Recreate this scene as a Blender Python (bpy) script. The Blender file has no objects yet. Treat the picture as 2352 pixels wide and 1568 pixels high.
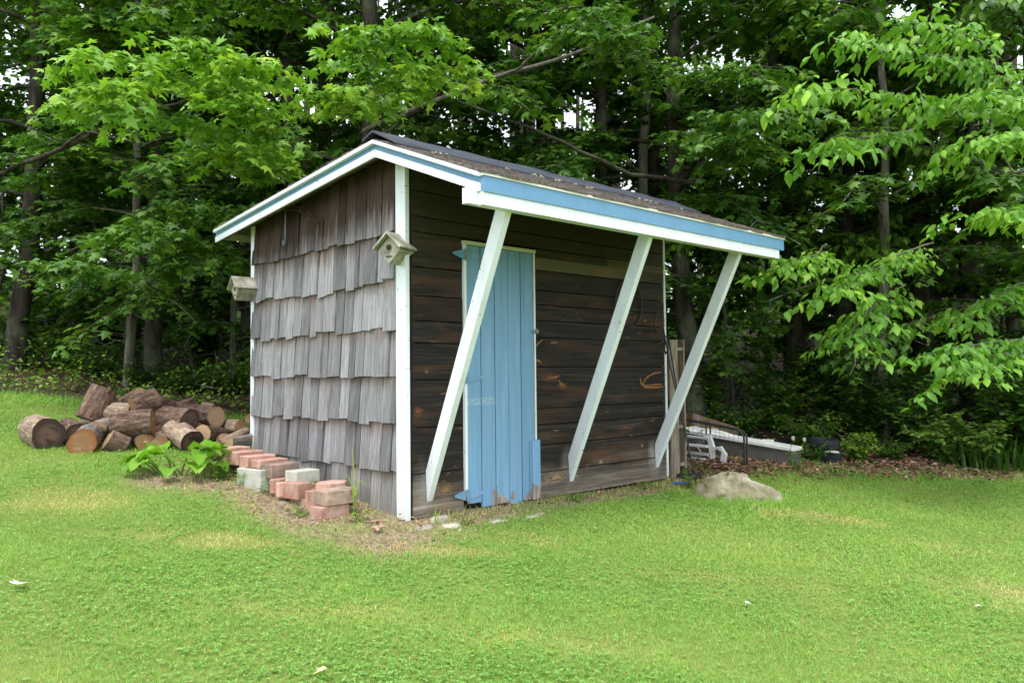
import bpy, math, random
import numpy as np
from mathutils import Vector, Matrix
random.seed(7); rng = np.random.default_rng(7)
sc = bpy.context.scene
COL = sc.collection

# ------------------------------------------------------------------ camera, world, sun, exposure
PITCH, ROLL, YAW = 0.0421, -0.0105, 0.8227
C = np.array([-2.6493, -3.7263, 0.822]); F = 1814.33
_f = np.array([math.cos(PITCH)*math.cos(YAW), math.cos(PITCH)*math.sin(YAW), math.sin(PITCH)])
_rt = np.array([math.sin(YAW), -math.cos(YAW), 0.0]); _up = np.cross(_rt, _f)
R_ = math.cos(ROLL)*_rt + math.sin(ROLL)*_up
U_ = -math.sin(ROLL)*_rt + math.cos(ROLL)*_up
cam_data = bpy.data.cameras.new('camera'); cam = bpy.data.objects.new('camera', cam_data); COL.objects.link(cam)
cam.matrix_world = Matrix(((R_[0], U_[0], -_f[0], C[0]), (R_[1], U_[1], -_f[1], C[1]), (R_[2], U_[2], -_f[2], C[2]), (0, 0, 0, 1)))
cam_data.sensor_width = 36; cam_data.lens = F/2352*36
cam_data.clip_end = 2000; cam_data.clip_start = 0.05
cam_data.dof.use_dof = True; cam_data.dof.focus_distance = 5.0; cam_data.dof.aperture_fstop = 4.5
sc.camera = cam

SUN_EL, SUN_AZ = math.radians(66), math.radians(215)      # azimuth of the direction towards the sun, from +X
w = bpy.data.worlds.new('World'); sc.world = w; w.use_nodes = True
nt = w.node_tree; nt.nodes.clear()
sky = nt.nodes.new('ShaderNodeTexSky'); sky.sky_type = 'NISHITA'; sky.sun_disc = False
sky.sun_elevation = SUN_EL; sky.sun_rotation = math.pi/2 - SUN_AZ
sky.dust_density = 3.0; sky.air_density = 1.0
mx = nt.nodes.new('ShaderNodeMix'); mx.data_type = 'RGBA'; mx.inputs[0].default_value = 0.8
mx.inputs[7].default_value = (9.0, 9.6, 10.4, 1)
bg = nt.nodes.new('ShaderNodeBackground'); bg.inputs[1].default_value = 0.12
wo = nt.nodes.new('ShaderNodeOutputWorld')
nt.links.new(sky.outputs[0], mx.inputs[6]); nt.links.new(mx.outputs[2], bg.inputs[0]); nt.links.new(bg.outputs[0], wo.inputs[0])
sl = bpy.data.lights.new('sun', 'SUN'); sl.energy = 1.5; sl.angle = math.radians(25); sl.color = (1, .96, .9)
sun = bpy.data.objects.new('sun', sl); COL.objects.link(sun)
sd = Vector((math.cos(SUN_EL)*math.cos(SUN_AZ), math.cos(SUN_EL)*math.sin(SUN_AZ), math.sin(SUN_EL)))
sun.rotation_euler = sd.to_track_quat('Z', 'Y').to_euler()
sc.view_settings.view_transform = 'Standard'; sc.view_settings.look = 'None'
sc.view_settings.exposure = 1.05; sc.view_settings.gamma = 1; sc.view_settings.use_curve_mapping = False
sc.cycles.max_bounces = 5; sc.cycles.diffuse_bounces = 3; sc.cycles.glossy_bounces = 2
sc.cycles.transmission_bounces = 3; sc.cycles.transparent_max_bounces = 4
sc.cycles.use_denoising = True; sc.cycles.caustics_reflective = False; sc.cycles.caustics_refractive = False

# ------------------------------------------------------------------ places
def rayv(x, y): return R_*(x-1176)/F - U_*(y-784)/F + _f
def at(x, y, d): return C + rayv(x, y)*d
def on_front(x, y, Y=0.0):
    r = rayv(x, y); return C + r*((Y-C[1])/r[1])
def on_side(x, y, X=0.0):
    r = rayv(x, y); return C + r*((X-C[0])/r[0])
def gz(x, y):
    x = np.asarray(x, float); y = np.asarray(y, float)
    z = np.where(y > 7, .91+(y-7)*.075, .13*y)
    z = np.where(y < -9, -1.17, z)
    z = np.where(y > 60, 4.88, z)
    r = x+y
    z = z + np.where(r > 9, np.minimum((r-9)*.045, 2.5), 0)
    return z + .012*np.sin(x*2.1+.4)*np.cos(y*1.7) + .03*np.sin(x*.5)*np.sin(y*.43)*np.clip(np.hypot(x-1, y-1)/4-.6, 0, 1)
EDGE_X = [-60, -8, -1.04, -.35, .1, .6, 1.8, 2.5, 3.3, 4.4, 5.3, 6.4, 10, 60]
EDGE_Y = [38, 10, 5.3, 4.6, 3.75, 3.3, 2.6, 1.1, .15, -.25, -1.0, -1.45, -4, -40]
def edge(x, y): return np.asarray(y) - np.interp(x, EDGE_X, EDGE_Y)      # > 0 in the wood
def blob(x, y, cx, cy, rx, ry, a=0):
    c, s = math.cos(a), math.sin(a); u = (x-cx)*c+(y-cy)*s; v = -(x-cx)*s+(y-cy)*c
    return np.clip(1.35-np.sqrt((u/rx)**2+(v/ry)**2), 0, 1)
def wob(x, y): return .5+.25*(np.sin(x*7.3+np.sin(y*5.1)*2)+np.sin(y*8.7+np.sin(x*4.3)*2))
def dirt(x, y):
    d = np.maximum.reduce([blob(x, y, -.33, .72, .38, 1.1), blob(x, y, -.08, -.05, .40, .33), blob(x, y, .55, -.08, .7, .18),
                           blob(x, y, 1.6, -.12, .9, .12), blob(x, y, 2.5, -.1, .4, .25), blob(x, y, -.75, 1.35, .3, .35)])
    e = edge(x, y); d = np.maximum(d, np.where(np.asarray(x) > 2.3, np.clip(1-np.abs(e+.12)/.36, 0, 1), 0)*.62)
    return np.clip(d*1.6*(.45+wob(x, y)*.9), 0, 1)
def straw(x, y):
    def s(px, py, rx, ry, k): 
        P = C+rayv(px, py)*1.0; r = rayv(px, py); t = (.13*C[1]-C[2])/(r[2]-.13*r[1]); P = C+r*t
        return k*blob(x, y, P[0], P[1], rx, ry, YAW-math.pi/2)
    d = np.maximum.reduce([s(150, 1150, .34, .26, .9), s(480, 1235, .36, .14, 1), s(1880, 1190, .42, .16, .8), s(1010, 1265, .35, .09, .8),
        s(1200, 1240, .3, .12, .5), s(2330, 1370, .35, .22, .8), s(1330, 1480, .5, .12, .4), s(700, 1390, .5, .12, .35), s(2180, 1260, .4, .12, .5), s(1700, 1330, .5, .1, .4)])
    return np.clip(d*(.35+wob(x*1.7, y*1.9)), 0, 1)

# ------------------------------------------------------------------ object helpers
def tag(o, label=None, cat=None, group=None, kind=None):
    if label: o['label'] = label
    if cat: o['category'] = cat
    if group: o['group'] = group
    if kind: o['kind'] = kind
    return o
def thing(name, label, cat, loc=(0, 0, 0), rot=(0, 0, 0), group=None):
    o = bpy.data.objects.new(name, None); COL.objects.link(o); o.empty_display_size = .1
    o.location = [float(v) for v in loc]; o.rotation_euler = rot
    return tag(o, label, cat, group)
def link(name, me, mat=None, parent=None):
    o = bpy.data.objects.new(name, me); COL.objects.link(o)
    if mat is not None and not me.materials: me.materials.append(mat)
    if parent is not None: o.parent = parent
    return o
def mesh_np(name, V, Fc, mats=None, rnd=None, mi=None, smooth=False):
    """V (n,3); Fc (m,k) array of equal-size faces"""
    me = bpy.data.meshes.new(name); V = np.ascontiguousarray(V, dtype=np.float32); Fc = np.ascontiguousarray(Fc, dtype=np.int32)
    m, k = Fc.shape
    me.vertices.add(len(V)); me.vertices.foreach_set('co', V.ravel())
    me.loops.add(m*k); me.loops.foreach_set('vertex_index', Fc.ravel())
    me.polygons.add(m); me.polygons.foreach_set('loop_start', np.arange(m, dtype=np.int32)*k)
    try: me.polygons.foreach_set('loop_total', np.full(m, k, dtype=np.int32))
    except Exception: pass
    if mi is not None: me.polygons.foreach_set('material_index', np.asarray(mi, dtype=np.int32))
    if smooth: me.polygons.foreach_set('use_smooth', np.ones(m, dtype=bool))
    me.update(calc_edges=True)
    if rnd is not None:
        a = me.attributes.new('rnd', 'FLOAT', 'POINT'); a.data.foreach_set('value', np.asarray(rnd, dtype=np.float32))
    for q in (mats or []): me.materials.append(q)
    return me
class MB:
    """collects boxes, bars and tubes into one mesh"""
    def __init__(s): s.v = []; s.f = []; s.m = []; s.sm = []; s.cur = 0
    def add(s, V, Fc, smooth=False):
        b = len(s.v); s.v += [tuple(float(c) for c in p) for p in V]
        for q in Fc: s.f.append([b+i for i in q]); s.m.append(s.cur); s.sm.append(smooth)
        return s
    def box(s, lo, hi, M=None):
        x0, y0, z0 = lo; x1, y1, z1 = hi
        V = [(x0,y0,z0),(x1,y0,z0),(x1,y1,z0),(x0,y1,z0),(x0,y0,z1),(x1,y0,z1),(x1,y1,z1),(x0,y1,z1)]
        if M is not None: V = [M @ Vector(p) for p in V]
        return s.add(V, [(0,3,2,1),(4,5,6,7),(0,1,5,4),(1,2,6,5),(2,3,7,6),(3,0,4,7)])
    def hexa(s, V):   # 8 corners, order as box
        return s.add(V, [(0,3,2,1),(4,5,6,7),(0,1,5,4),(1,2,6,5),(2,3,7,6),(3,0,4,7)])
    def prism(s, poly, axis, a, b):
        """polygon of 2-tuples extruded along axis from a to b"""
        def p3(p, t): return {'x': (t, p[0], p[1]), 'y': (p[0], t, p[1]), 'z': (p[0], p[1], t)}[axis]
        n = len(poly); V = [p3(p, a) for p in poly]+[p3(p, b) for p in poly]
        Fc = [tuple(range(n-1, -1, -1)), tuple(range(n, 2*n))]+[(i, (i+1) % n, n+(i+1) % n, n+i) for i in range(n)]
        return s.add(V, Fc)
    def tube(s, pts, rad, sides=6, caps=True, jit=0):
        pts = [Vector([float(c) for c in p]) for p in pts]; n = len(pts)
        if not hasattr(rad, '__len__'): rad = [rad]*n
        V = []; prev = None
        for i, p in enumerate(pts):
            t = (pts[min(i+1, n-1)]-pts[max(i-1, 0)]).normalized()
            a = (prev - t*prev.dot(t)) if prev is not None else t.cross(Vector((0, 0, 1)) if abs(t.z) < .9 else Vector((1, 0, 0)))
            a.normalize(); prev = a; b = t.cross(a)
            for k in range(sides):
                th = 2*math.pi*k/sides; r = rad[i]*(1+(random.uniform(-jit, jit) if jit else 0))
                V.append(p+(a*math.cos(th)+b*math.sin(th))*r)
        Fc = [(i*sides+k, i*sides+(k+1) % sides, (i+1)*sides+(k+1) % sides, (i+1)*sides+k) for i in range(n-1) for k in range(sides)]
        s.add(V, Fc, True)
        if caps:
            s.add(V[:sides], [tuple(range(sides-1, -1, -1))]); s.add(V[-sides:], [tuple(range(sides))])
        return s
    def mesh(s, name, *mats, bevel=0):
        me = bpy.data.meshes.new(name); me.from_pydata(s.v, [], s.f); me.update()
        me.polygons.foreach_set('material_index', s.m); me.polygons.foreach_set('use_smooth', s.sm)
        for q in mats: me.materials.append(q)
        if bevel:
            import bmesh
            bm = bmesh.new(); bm.from_mesh(me)
            bmesh.ops.bevel(bm, geom=bm.edges[:], offset=bevel, segments=1, affect='EDGES', clamp_overlap=True)
            bm.to_mesh(me); bm.free()
        me.update(); return me
    def build(s, name, mat, parent=None, bevel=0):
        return link(name, s.mesh(name, mat, bevel=bevel), None, parent)

# ------------------------------------------------------------------ materials
class Mat:
    def __init__(s, name, rough=.8, spec=.3):
        s.m = bpy.data.materials.new(name); s.m.use_nodes = True; s.t = s.m.node_tree; s.t.nodes.clear()
        s.out = s.n('ShaderNodeOutputMaterial'); s.b = s.n('ShaderNodeBsdfPrincipled')
        s.b.inputs['Roughness'].default_value = rough; s.b.inputs['Specular IOR Level'].default_value = spec
        s.L(s.b.outputs[0], s.out.inputs[0])
    def n(s, t): return s.t.nodes.new(t)
    def L(s, a, b): s.t.links.new(a, b)
    def set(s, sock, v):
        if hasattr(v, 'node'): s.L(v, sock)
        elif hasattr(v, '__len__'): sock.default_value = (*v, 1) if len(v) == 3 and len(sock.default_value) == 4 else v
        else: sock.default_value = v
    def obj(s): return s.n('ShaderNodeTexCoord').outputs['Object']
    def pos(s): return s.n('ShaderNodeNewGeometry').outputs['Position']
    def rand(s): return s.n('ShaderNodeObjectInfo').outputs['Random']
    def attr(s, a): q = s.n('ShaderNodeAttribute'); q.attribute_name = a; return q.outputs['Fac']
    def offs(s, vec, k=37.0):     # shift by the object's own random number
        c = s.n('ShaderNodeVectorMath'); c.operation = 'ADD'; s.L(vec, c.inputs[0])
        m = s.math('MULTIPLY', s.rand(), k); s.L(m, c.inputs[1]); return c.outputs[0]
    def map(s, vec, scale=(1, 1, 1), loc=(0, 0, 0), rot=(0, 0, 0)):
        q = s.n('ShaderNodeMapping'); s.L(vec, q.inputs[0]); q.inputs['Scale'].default_value = scale; q.inputs['Location'].default_value = loc; q.inputs['Rotation'].default_value = rot
        return q.outputs[0]
    def noise(s, vec, scale=5, detail=4, rough=.6, dist=0):
        q = s.n('ShaderNodeTexNoise'); s.L(vec, q.inputs['Vector']); q.inputs['Scale'].default_value = scale
        q.inputs['Detail'].default_value = detail; q.inputs['Roughness'].default_value = rough; q.inputs['Distortion'].default_value = dist
        return q.outputs['Fac']
    def voro(s, vec, scale=5, out='Distance'):
        q = s.n('ShaderNodeTexVoronoi'); s.L(vec, q.inputs['Vector']); q.inputs['Scale'].default_value = scale; return q.outputs[out]
    def wave(s, vec, scale=5, dist=3, dscale=1.5, bands='X', typ='BANDS'):
        q = s.n('ShaderNodeTexWave'); s.L(vec, q.inputs['Vector']); q.wave_type = typ
        if typ == 'BANDS': q.bands_direction = bands
        else: q.rings_direction = bands
        q.inputs['Scale'].default_value = scale; q.inputs['Distortion'].default_value = dist; q.inputs['Detail Scale'].default_value = dscale; q.inputs['Detail'].default_value = 3
        return q.outputs['Fac']
    def ramp(s, fac, stops, interp='LINEAR'):
        q = s.n('ShaderNodeValToRGB'); s.set(q.inputs[0], fac); r = q.color_ramp; r.interpolation = interp
        while len(r.elements) < len(stops): r.elements.new(.5)
        for e, (p, c) in zip(r.elements, stops):
            e.position = p; e.color = (*c, 1) if hasattr(c, '__len__') else (c, c, c, 1)
        return q.outputs[0]
    def mix(s, f, a, b, mode='MIX'):
        q = s.n('ShaderNodeMix'); q.data_type = 'RGBA'; q.blend_type = mode
        s.set(q.inputs[0], f); s.set(q.inputs[6], a); s.set(q.inputs[7], b); return q.outputs[2]
    def math(s, op, a, b=0.0, clamp=False):
        q = s.n('ShaderNodeMath'); q.operation = op; q.use_clamp = clamp; s.set(q.inputs[0], a); s.set(q.inputs[1], b); return q.outputs[0]
    def sep(s, vec): q = s.n('ShaderNodeSeparateXYZ'); s.L(vec, q.inputs[0]); return q.outputs
    def rng(s, v, a, b, c=0.0, d=1.0):
        q = s.n('ShaderNodeMapRange'); s.set(q.inputs[0], v); 
        for i, k in enumerate((a, b, c, d)): q.inputs[i+1].default_value = k
        return q.outputs[0]
    def col(s, c): s.set(s.b.inputs['Base Color'], c); return s
    def bump(s, h, strength=.4, dist=.01):
        q = s.n('ShaderNodeBump'); s.set(q.inputs['Height'], h); q.inputs['Strength'].default_value = strength; q.inputs['Distance'].default_value = dist
        s.L(q.outputs[0], s.b.inputs['Normal']); return s
    def shade(s, c, lo, hi):   # per-object value jitter
        return s.mix(1.0, c, s.ramp(s.rand(), [(0, lo), (1, hi)]), 'MULTIPLY')
M = {}
def leafmat(name, c1, c2, c3, trans=.3, rough=.45, spec=.35):
    q = Mat(name, rough, spec); r = q.attr('rnd')
    c = q.ramp(r, [(0, c1), (.6, c2), (1, c3)])
    c = q.mix(1.0, c, q.ramp(q.rand(), [(0, (.72, .78, .85)), (1, (1.25, 1.15, 1.0))]), 'MULTIPLY')
    q.col(c)
    t = q.n('ShaderNodeBsdfTranslucent'); q.L(q.mix(1.0, c, (1.25, 1.3, .6), 'MULTIPLY'), t.inputs[0])
    m = q.n('ShaderNodeMixShader'); m.inputs[0].default_value = trans
    q.L(q.b.outputs[0], m.inputs[1]); q.L(t.outputs[0], m.inputs[2]); q.L(m.outputs[0], q.out.inputs[0]); M[name] = q.m
leafmat('maple_leaf', (.038, .108, .013), (.080, .19, .022), (.16, .30, .038))
leafmat('lit_leaf', (.12, .27, .028), (.21, .41, .045), (.38, .56, .09), .35)  # maple leaf in a paler green: daylight on outer boughs put into the colour
leafmat('ash_leaf', (.11, .27, .028), (.18, .39, .040), (.31, .53, .07), .35)
leafmat('shade_leaf', (.035, .10, .010), (.075, .18, .016), (.13, .28, .028), .45)
leafmat('scrub_leaf', (.10, .20, .028), (.17, .31, .045), (.29, .43, .075))
leafmat('hosta_leaf', (.14, .32, .03), (.2, .42, .045), (.26, .5, .06), .35)
leafmat('grass_blade', (.165, .36, .065), (.295, .51, .095), (.52, .65, .23), .3, .55, .3)
leafmat('straw_blade', (.52, .44, .17), (.66, .56, .25), (.74, .66, .38), .2, .6, .2)
leafmat('clover_leaf', (.17, .39, .065), (.265, .50, .09), (.39, .59, .14), .25, .55, .3)
def deadmat():
    q = Mat('dead_leaf', .7, .2); q.col(q.ramp(q.attr('rnd'), [(0, (.10, .05, .03)), (.5, (.22, .12, .075)), (1, (.40, .27, .19))])); M['dead_leaf'] = q.m
deadmat()
def ground():
    q = Mat('ground_cover', .95, .1); p = q.pos(); n = q.noise(p, 3.5, 6); n2 = q.noise(p, 40, 5)
    g = q.ramp(n, [(.3, (.11, .18, .03)), (.7, (.21, .27, .06))]); g = q.mix(q.ramp(n2, [(.35, 0), (.7, .6)]), g, (.16, .17, .06))
    d = q.ramp(n2, [(.3, (.12, .08, .055)), (.55, (.27, .20, .14)), (.75, (.42, .34, .26))])
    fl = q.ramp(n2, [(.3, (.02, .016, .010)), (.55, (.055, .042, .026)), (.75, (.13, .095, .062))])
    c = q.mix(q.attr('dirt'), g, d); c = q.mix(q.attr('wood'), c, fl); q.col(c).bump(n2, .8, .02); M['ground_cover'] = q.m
ground()
def bark(name, a, b, c, sc_=1.0):
    q = Mat(name, .9, .15); o = q.offs(q.pos(), 9); n = q.noise(q.map(o, (14*sc_, 14*sc_, 2.2*sc_)), 1, 6, .65); m = q.noise(o, 2.5, 3)
    cc = q.ramp(n, [(.3, a), (.52, b), (.72, c)]); cc = q.mix(q.ramp(m, [(.5, 0), (.68, .7)]), cc, (.12, .14, .085))
    q.col(q.shade(cc, .7, 1.3)).bump(n, .9, .02); M[name] = q.m
bark('dark_bark', (.012, .010, .008), (.045, .036, .028), (.10, .085, .07))
bark('grey_bark', (.05, .045, .036), (.14, .125, .10), (.27, .25, .21))
bark('birch_bark', (.10, .09, .08), (.45, .42, .36), (.7, .67, .6), .5)
def paint(name, col, dirty, rough=.45):
    q = Mat(name, rough, .4); p = q.pos(); n = q.noise(q.map(p, (9, 9, 3)), 1, 6, .65); f = q.noise(p, 90, 3)
    c = q.mix(q.ramp(n, [(.45, 0), (.8, .5)]), col, dirty)
    c = q.mix(q.rng(q.math('ADD', q.sep(p)[2], q.math('MULTIPLY', n, .25)), .12, .30, .45, 0), c, (.42, .40, .30))
    chip = q.ramp(q.math('ADD', q.noise(p, 38, 6, .7), q.math('MULTIPLY', n, .25)), [(.775, 0), (.80, 1)])
    c = q.mix(chip, c, (.20, .17, .14)); q.col(q.shade(c, .96, 1.03)).bump(f, .15, .002); M[name] = q.m
paint('white_paint', (.80, .84, .89), (.55, .56, .50))
paint('cream_paint', (.62, .63, .50), (.40, .40, .30))
paint('blue_paint', (.125, .29, .47), (.09, .22, .36))
def door_paint():
    q = Mat('door_blue_paint', .5, .35); p = q.pos(); x, y, z = q.sep(p)
    n = q.noise(q.map(p, (28, 28, 2.0)), 1, 5, .6); f = q.noise(q.map(p, (40, 40, 6)), 1, 4)
    c = q.ramp(n, [(.3, (.15, .29, .455)), (.6, (.185, .345, .53)), (.8, (.27, .43, .60))])
    # bare wood along the foot
    low = q.rng(z, .04, .22, .62, .0); h = q.math('ADD', q.math('MULTIPLY', q.noise(q.map(p, (11, 11, 6.0), (1.3, 0, .2)), 1, 5, .55), .9), q.math('MULTIPLY', low, .62))
    bare = q.ramp(h, [(.80, 0), (.83, 1)]); wood = q.ramp(q.noise(q.map(p, (70, 70, 5)), 1, 4), [(.35, (.13, .11, .10)), (.65, (.40, .32, .26))])
    c = q.mix(bare, c, wood)
    chip = q.ramp(q.math('ADD', q.noise(p, 30, 6, .72), q.rng(z, 0, .9, .035, 0)), [(.765, 0), (.78, 1)]); c = q.mix(chip, c, (.38, .30, .25))
    # pale scrape across the two left planks
    bx = q.math('MULTIPLY', q.math('LESS_THAN', q.math('ABSOLUTE', q.math('SUBTRACT', x, .53)), .12), q.math('LESS_THAN', q.math('ABSOLUTE', q.math('SUBTRACT', z, .66)), .022))
    sc2 = q.ramp(q.noise(q.map(p, (60, 1, 110)), 1, 4, .6), [(.47, 0), (.6, .55)]); c = q.mix(q.math('MULTIPLY', bx, sc2), c, (.55, .62, .66))
    q.col(q.shade(c, .93, 1.06)).bump(f, .35, .003); M['door_blue_paint'] = q.m
door_paint()
def shingle():
    q = Mat('weathered_shingle', .85, .2); o = q.offs(q.obj(), 51); x, y, z = q.sep(q.obj()); wx, wy, wz = q.sep(q.pos())
    g = q.noise(q.map(o, (6, 120, 5)), 1, 5, .65); g2 = q.noise(q.map(o, (3, 22, 2)), 1, 4, .6)
    grey = q.ramp(g, [(.25, (.105, .103, .109)), (.5, (.235, .232, .246)), (.75, (.43, .425, .445))])
    grey = q.mix(q.ramp(g2, [(.45, 0), (.75, .55)]), grey, (.17, .14, .125))
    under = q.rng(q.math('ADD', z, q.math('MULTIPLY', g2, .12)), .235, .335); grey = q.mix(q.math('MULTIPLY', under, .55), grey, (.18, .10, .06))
    # fresh brown wood where the roof has kept the weather off
    blot = q.ramp(q.noise(q.map(o, (3, 9, 3.5)), 1, 5, .65), [(.56, 0), (.72, .6)]); grey = q.mix(blot, grey, (.105, .085, .08))
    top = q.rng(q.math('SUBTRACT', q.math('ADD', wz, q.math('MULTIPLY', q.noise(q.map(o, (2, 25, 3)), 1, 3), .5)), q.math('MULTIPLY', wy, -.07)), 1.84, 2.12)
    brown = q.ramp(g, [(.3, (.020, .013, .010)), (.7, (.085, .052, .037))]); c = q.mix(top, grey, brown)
    foot = q.rng(wz, .05, .42, 1, 0); c = q.mix(q.math('MULTIPLY', foot, .45), c, (.20, .18, .13))
    edge_ = q.ramp(q.math('ADD', q.attr('rnd'), q.math('MULTIPLY', g2, .35)), [(1.02, 0), (1.2, .85)]); c = q.mix(edge_, c, (.045, .034, .03))  # darkened side edges paint in the shade of the gaps between shingles
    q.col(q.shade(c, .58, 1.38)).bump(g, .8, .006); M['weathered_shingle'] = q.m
shingle()
def boards(name, dark, mid, light, knots):
    q = Mat(name, .7, .3); o = q.offs(q.pos(), 13); p = q.pos(); x, y, z = q.sep(p)
    big = q.noise(q.map(o, (1.3, 1, 7)), 1, 4, .55, .8); g = q.noise(q.map(o, (1.1, 1, 34)), 1, 5, .6, 1.2); f = q.noise(q.map(o, (5, 3, 150)), 1, 4, .6)
    c = q.ramp(q.math('ADD', q.math('MULTIPLY', g, .65), q.math('MULTIPLY', f, .35)), [(.34, dark), (.5, mid), (.66, light)])
    c = q.mix(q.ramp(big, [(.5, 0), (.72, .75)]), c, (.085, .036, .016))
    spots = q.ramp(q.noise(q.map(o, (6, 3, 30)), 1, 4, .6, .5), [(.66, 0), (.73, .85)]); c = q.mix(spots, c, (.30, .14, .055))
    nails = q.ramp(q.noise(q.map(o, (26, 9, 80)), 1, 2), [(.76, 0), (.80, .6)]); c = q.mix(nails, c, (.36, .36, .36))
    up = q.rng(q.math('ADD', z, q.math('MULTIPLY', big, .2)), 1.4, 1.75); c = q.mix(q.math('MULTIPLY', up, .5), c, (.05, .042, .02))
    for (xa, xb_, za, zb_, kk) in ((1.0, 2.0, 1.515, 1.60, .75), (1.75, 2.4, 1.60, 1.67, .5)):
        pb = q.math('MULTIPLY', q.math('MULTIPLY', q.rng(x, xa, xa+.02), q.rng(x, xb_, xb_+.3, 1, 0)), q.math('MULTIPLY', q.math('GREATER_THAN', z, za), q.math('LESS_THAN', z, zb_)))
        c = q.mix(q.math('MULTIPLY', pb, kk), c, (.15, .125, .07))
    # splash-worn grey wood along the foot
    low = q.rng(q.math('ADD', z, q.math('MULTIPLY', q.noise(q.map(o, (2.5, 1, 9)), 1, 5), .34)), .17, .40, 1, 0)
    grey = q.ramp(q.math('ADD', q.math('MULTIPLY', g, .65), q.math('MULTIPLY', f, .35)), [(.34, (.075, .058, .045)), (.5, (.17, .135, .105)), (.66, (.32, .265, .21))])
    c = q.mix(low, c, grey)
    # paint overspray round the feet of the braces
    for bx in (.10, 1.33, 2.29):
        v = q.n('ShaderNodeVectorMath'); v.operation = 'SUBTRACT'; q.L(p, v.inputs[0]); v.inputs[1].default_value = (bx, 0, .20)
        l = q.n('ShaderNodeVectorMath'); l.operation = 'LENGTH'; q.L(q.map(v.outputs[0], (1/.12, 0, 1/.2)), l.inputs[0])
        sp = q.rng(q.math('ADD', l.outputs['Value'], q.math('MULTIPLY', q.noise(p, 9, 4), 1.1)), .55, 1.4, .42 if bx > 2 else .22, 0); c = q.mix(sp, c, (.55, .54, .52))
    for (kx, kz, kr, kc, st) in knots:
        v = q.n('ShaderNodeVectorMath'); v.operation = 'SUBTRACT'; q.L(p, v.inputs[0]); v.inputs[1].default_value = (kx, 0, kz)
        m2 = q.map(v.outputs[0], (1/(kr*st), 0, 1/kr)); l = q.n('ShaderNodeVectorMath'); l.operation = 'LENGTH'; q.L(m2, l.inputs[0])
        d = q.math('ADD', l.outputs['Value'], q.math('MULTIPLY', q.math('SUBTRACT', q.noise(q.map(p, (1, 1, 1.6), (kx*3, 0, kz)), 22, 5, .7, 1.0), .5), 2.4))
        ring = q.ramp(d, [(0, .4), (.35, .7), (.5, .10), (.75, .05), (.88, .5), (1.0, .1), (1.1, 0)])
        c = q.mix(ring, c, kc)
    q.col(q.shade(c, .7, 1.3)).bump(q.math('ADD', g, f), .5, .004); M[name] = q.m
KN = []
for px, py, r, colr, st in [(978, 852, .018, (.40, .17, .06), .8), (959, 944, .028, (.30, .085, .035), 1), (1019, 1122, .045, (.30, .16, .05), 1.3), (1022, 1165, .035, (.22, .13, .06), 1.2),
        (1262, 868, .030, (.26, .09, .04), 2.4), (1290, 885, .022, (.34, .16, .06), 1.6), (1275, 1095, .035, (.42, .28, .14), 2.6),
        (1350, 1070, .02, (.2, .1, .05), 1.2), (1380, 1060, .012, (.5, .36, .15), 1.5), (1475, 1022, .012, (.5, .38, .18), 1.5), (1390, 625, .04, (.3, .13, .06), 3)]:
    P = on_front(px, py); KN.append((P[0], P[2], r, colr, st))
boards('dark_board', (.004, .003, .0024), (.013, .009, .007), (.052, .036, .027), KN)
def simple(name, stops, scale=8, rough=.8, spec=.3, bump=.4, dist=.005, mapping=(1, 1, 1), lo=.85, hi=1.15, offk=9, space='obj', detail=6):
    q = Mat(name, rough, spec); o = q.offs(q.obj() if space == 'obj' else q.pos(), offk); n = q.noise(q.map(o, mapping), scale, detail, .65)
    q.col(q.shade(q.ramp(n, stops), lo, hi)).bump(n, bump, dist); M[name] = q.m; return q
simple('old_wood', [(.3, (.13, .115, .085)), (.5, (.26, .24, .185)), (.72, (.42, .40, .33))], 1, mapping=(30, 30, 5), space='pos', lo=.85)
simple('pallet_wood', [(.3, (.12, .095, .07)), (.5, (.25, .20, .15)), (.72, (.40, .33, .26))], 1, mapping=(40, 40, 5), space='pos', lo=.9)
simple('birdhouse_wood', [(.3, (.13, .125, .085)), (.5, (.31, .30, .235)), (.72, (.50, .49, .42))], 14, mapping=(1, 1, 1), lo=.9, hi=1.1)
simple('soffit_wood', [(.3, (.05, .04, .028)), (.6, (.14, .12, .08)), (.8, (.24, .22, .15))], 1, mapping=(3, 30, 30), space='pos')
simple('wall_backing', [(.3, (.010, .008, .007)), (.7, (.03, .022, .018))], 6)
simple('roofing', [(.3, (.055, .042, .036)), (.5, (.12, .095, .082)), (.7, (.22, .185, .165))], 45, space='pos', bump=.8)
simple('ridge_metal', [(.3, (.022, .025, .036)), (.6, (.05, .056, .078)), (.72, (.07, .055, .06)), (.8, (.16, .05, .04))], 5, rough=.5, spec=.5, space='pos', bump=.3)
simple('lichen', [(.3, (.16, .17, .10)), (.7, (.32, .32, .21))], 30)
simple('red_brick', [(.28, (.26, .17, .13)), (.42, (.46, .25, .19)), (.55, (.56, .33, .26)), (.72, (.66, .48, .41))], 11, lo=.72, hi=1.12, bump=.9, dist=.005)
simple('worn_brick', [(.28, (.12, .095, .07)), (.42, (.24, .185, .14)), (.55, (.38, .27, .21)), (.72, (.54, .37, .30))], 11, lo=.75, hi=1.12, bump=.9, dist=.006)
simple('concrete', [(.25, (.32, .32, .26)), (.5, (.47, .47, .40)), (.75, (.60, .60, .54))], 14, lo=.92, hi=1.08, bump=.5, dist=.004)
simple('pale_stone', [(.25, (.22, .19, .14)), (.5, (.38, .34, .27)), (.75, (.52, .49, .42))], 12, bump=.7, dist=.006)
simple('rock', [(.25, (.10, .09, .06)), (.45, (.19, .165, .10)), (.54, (.28, .25, .17)), (.62, (.44, .42, .37))], 5.5, bump=.7, dist=.02, detail=9)
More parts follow.
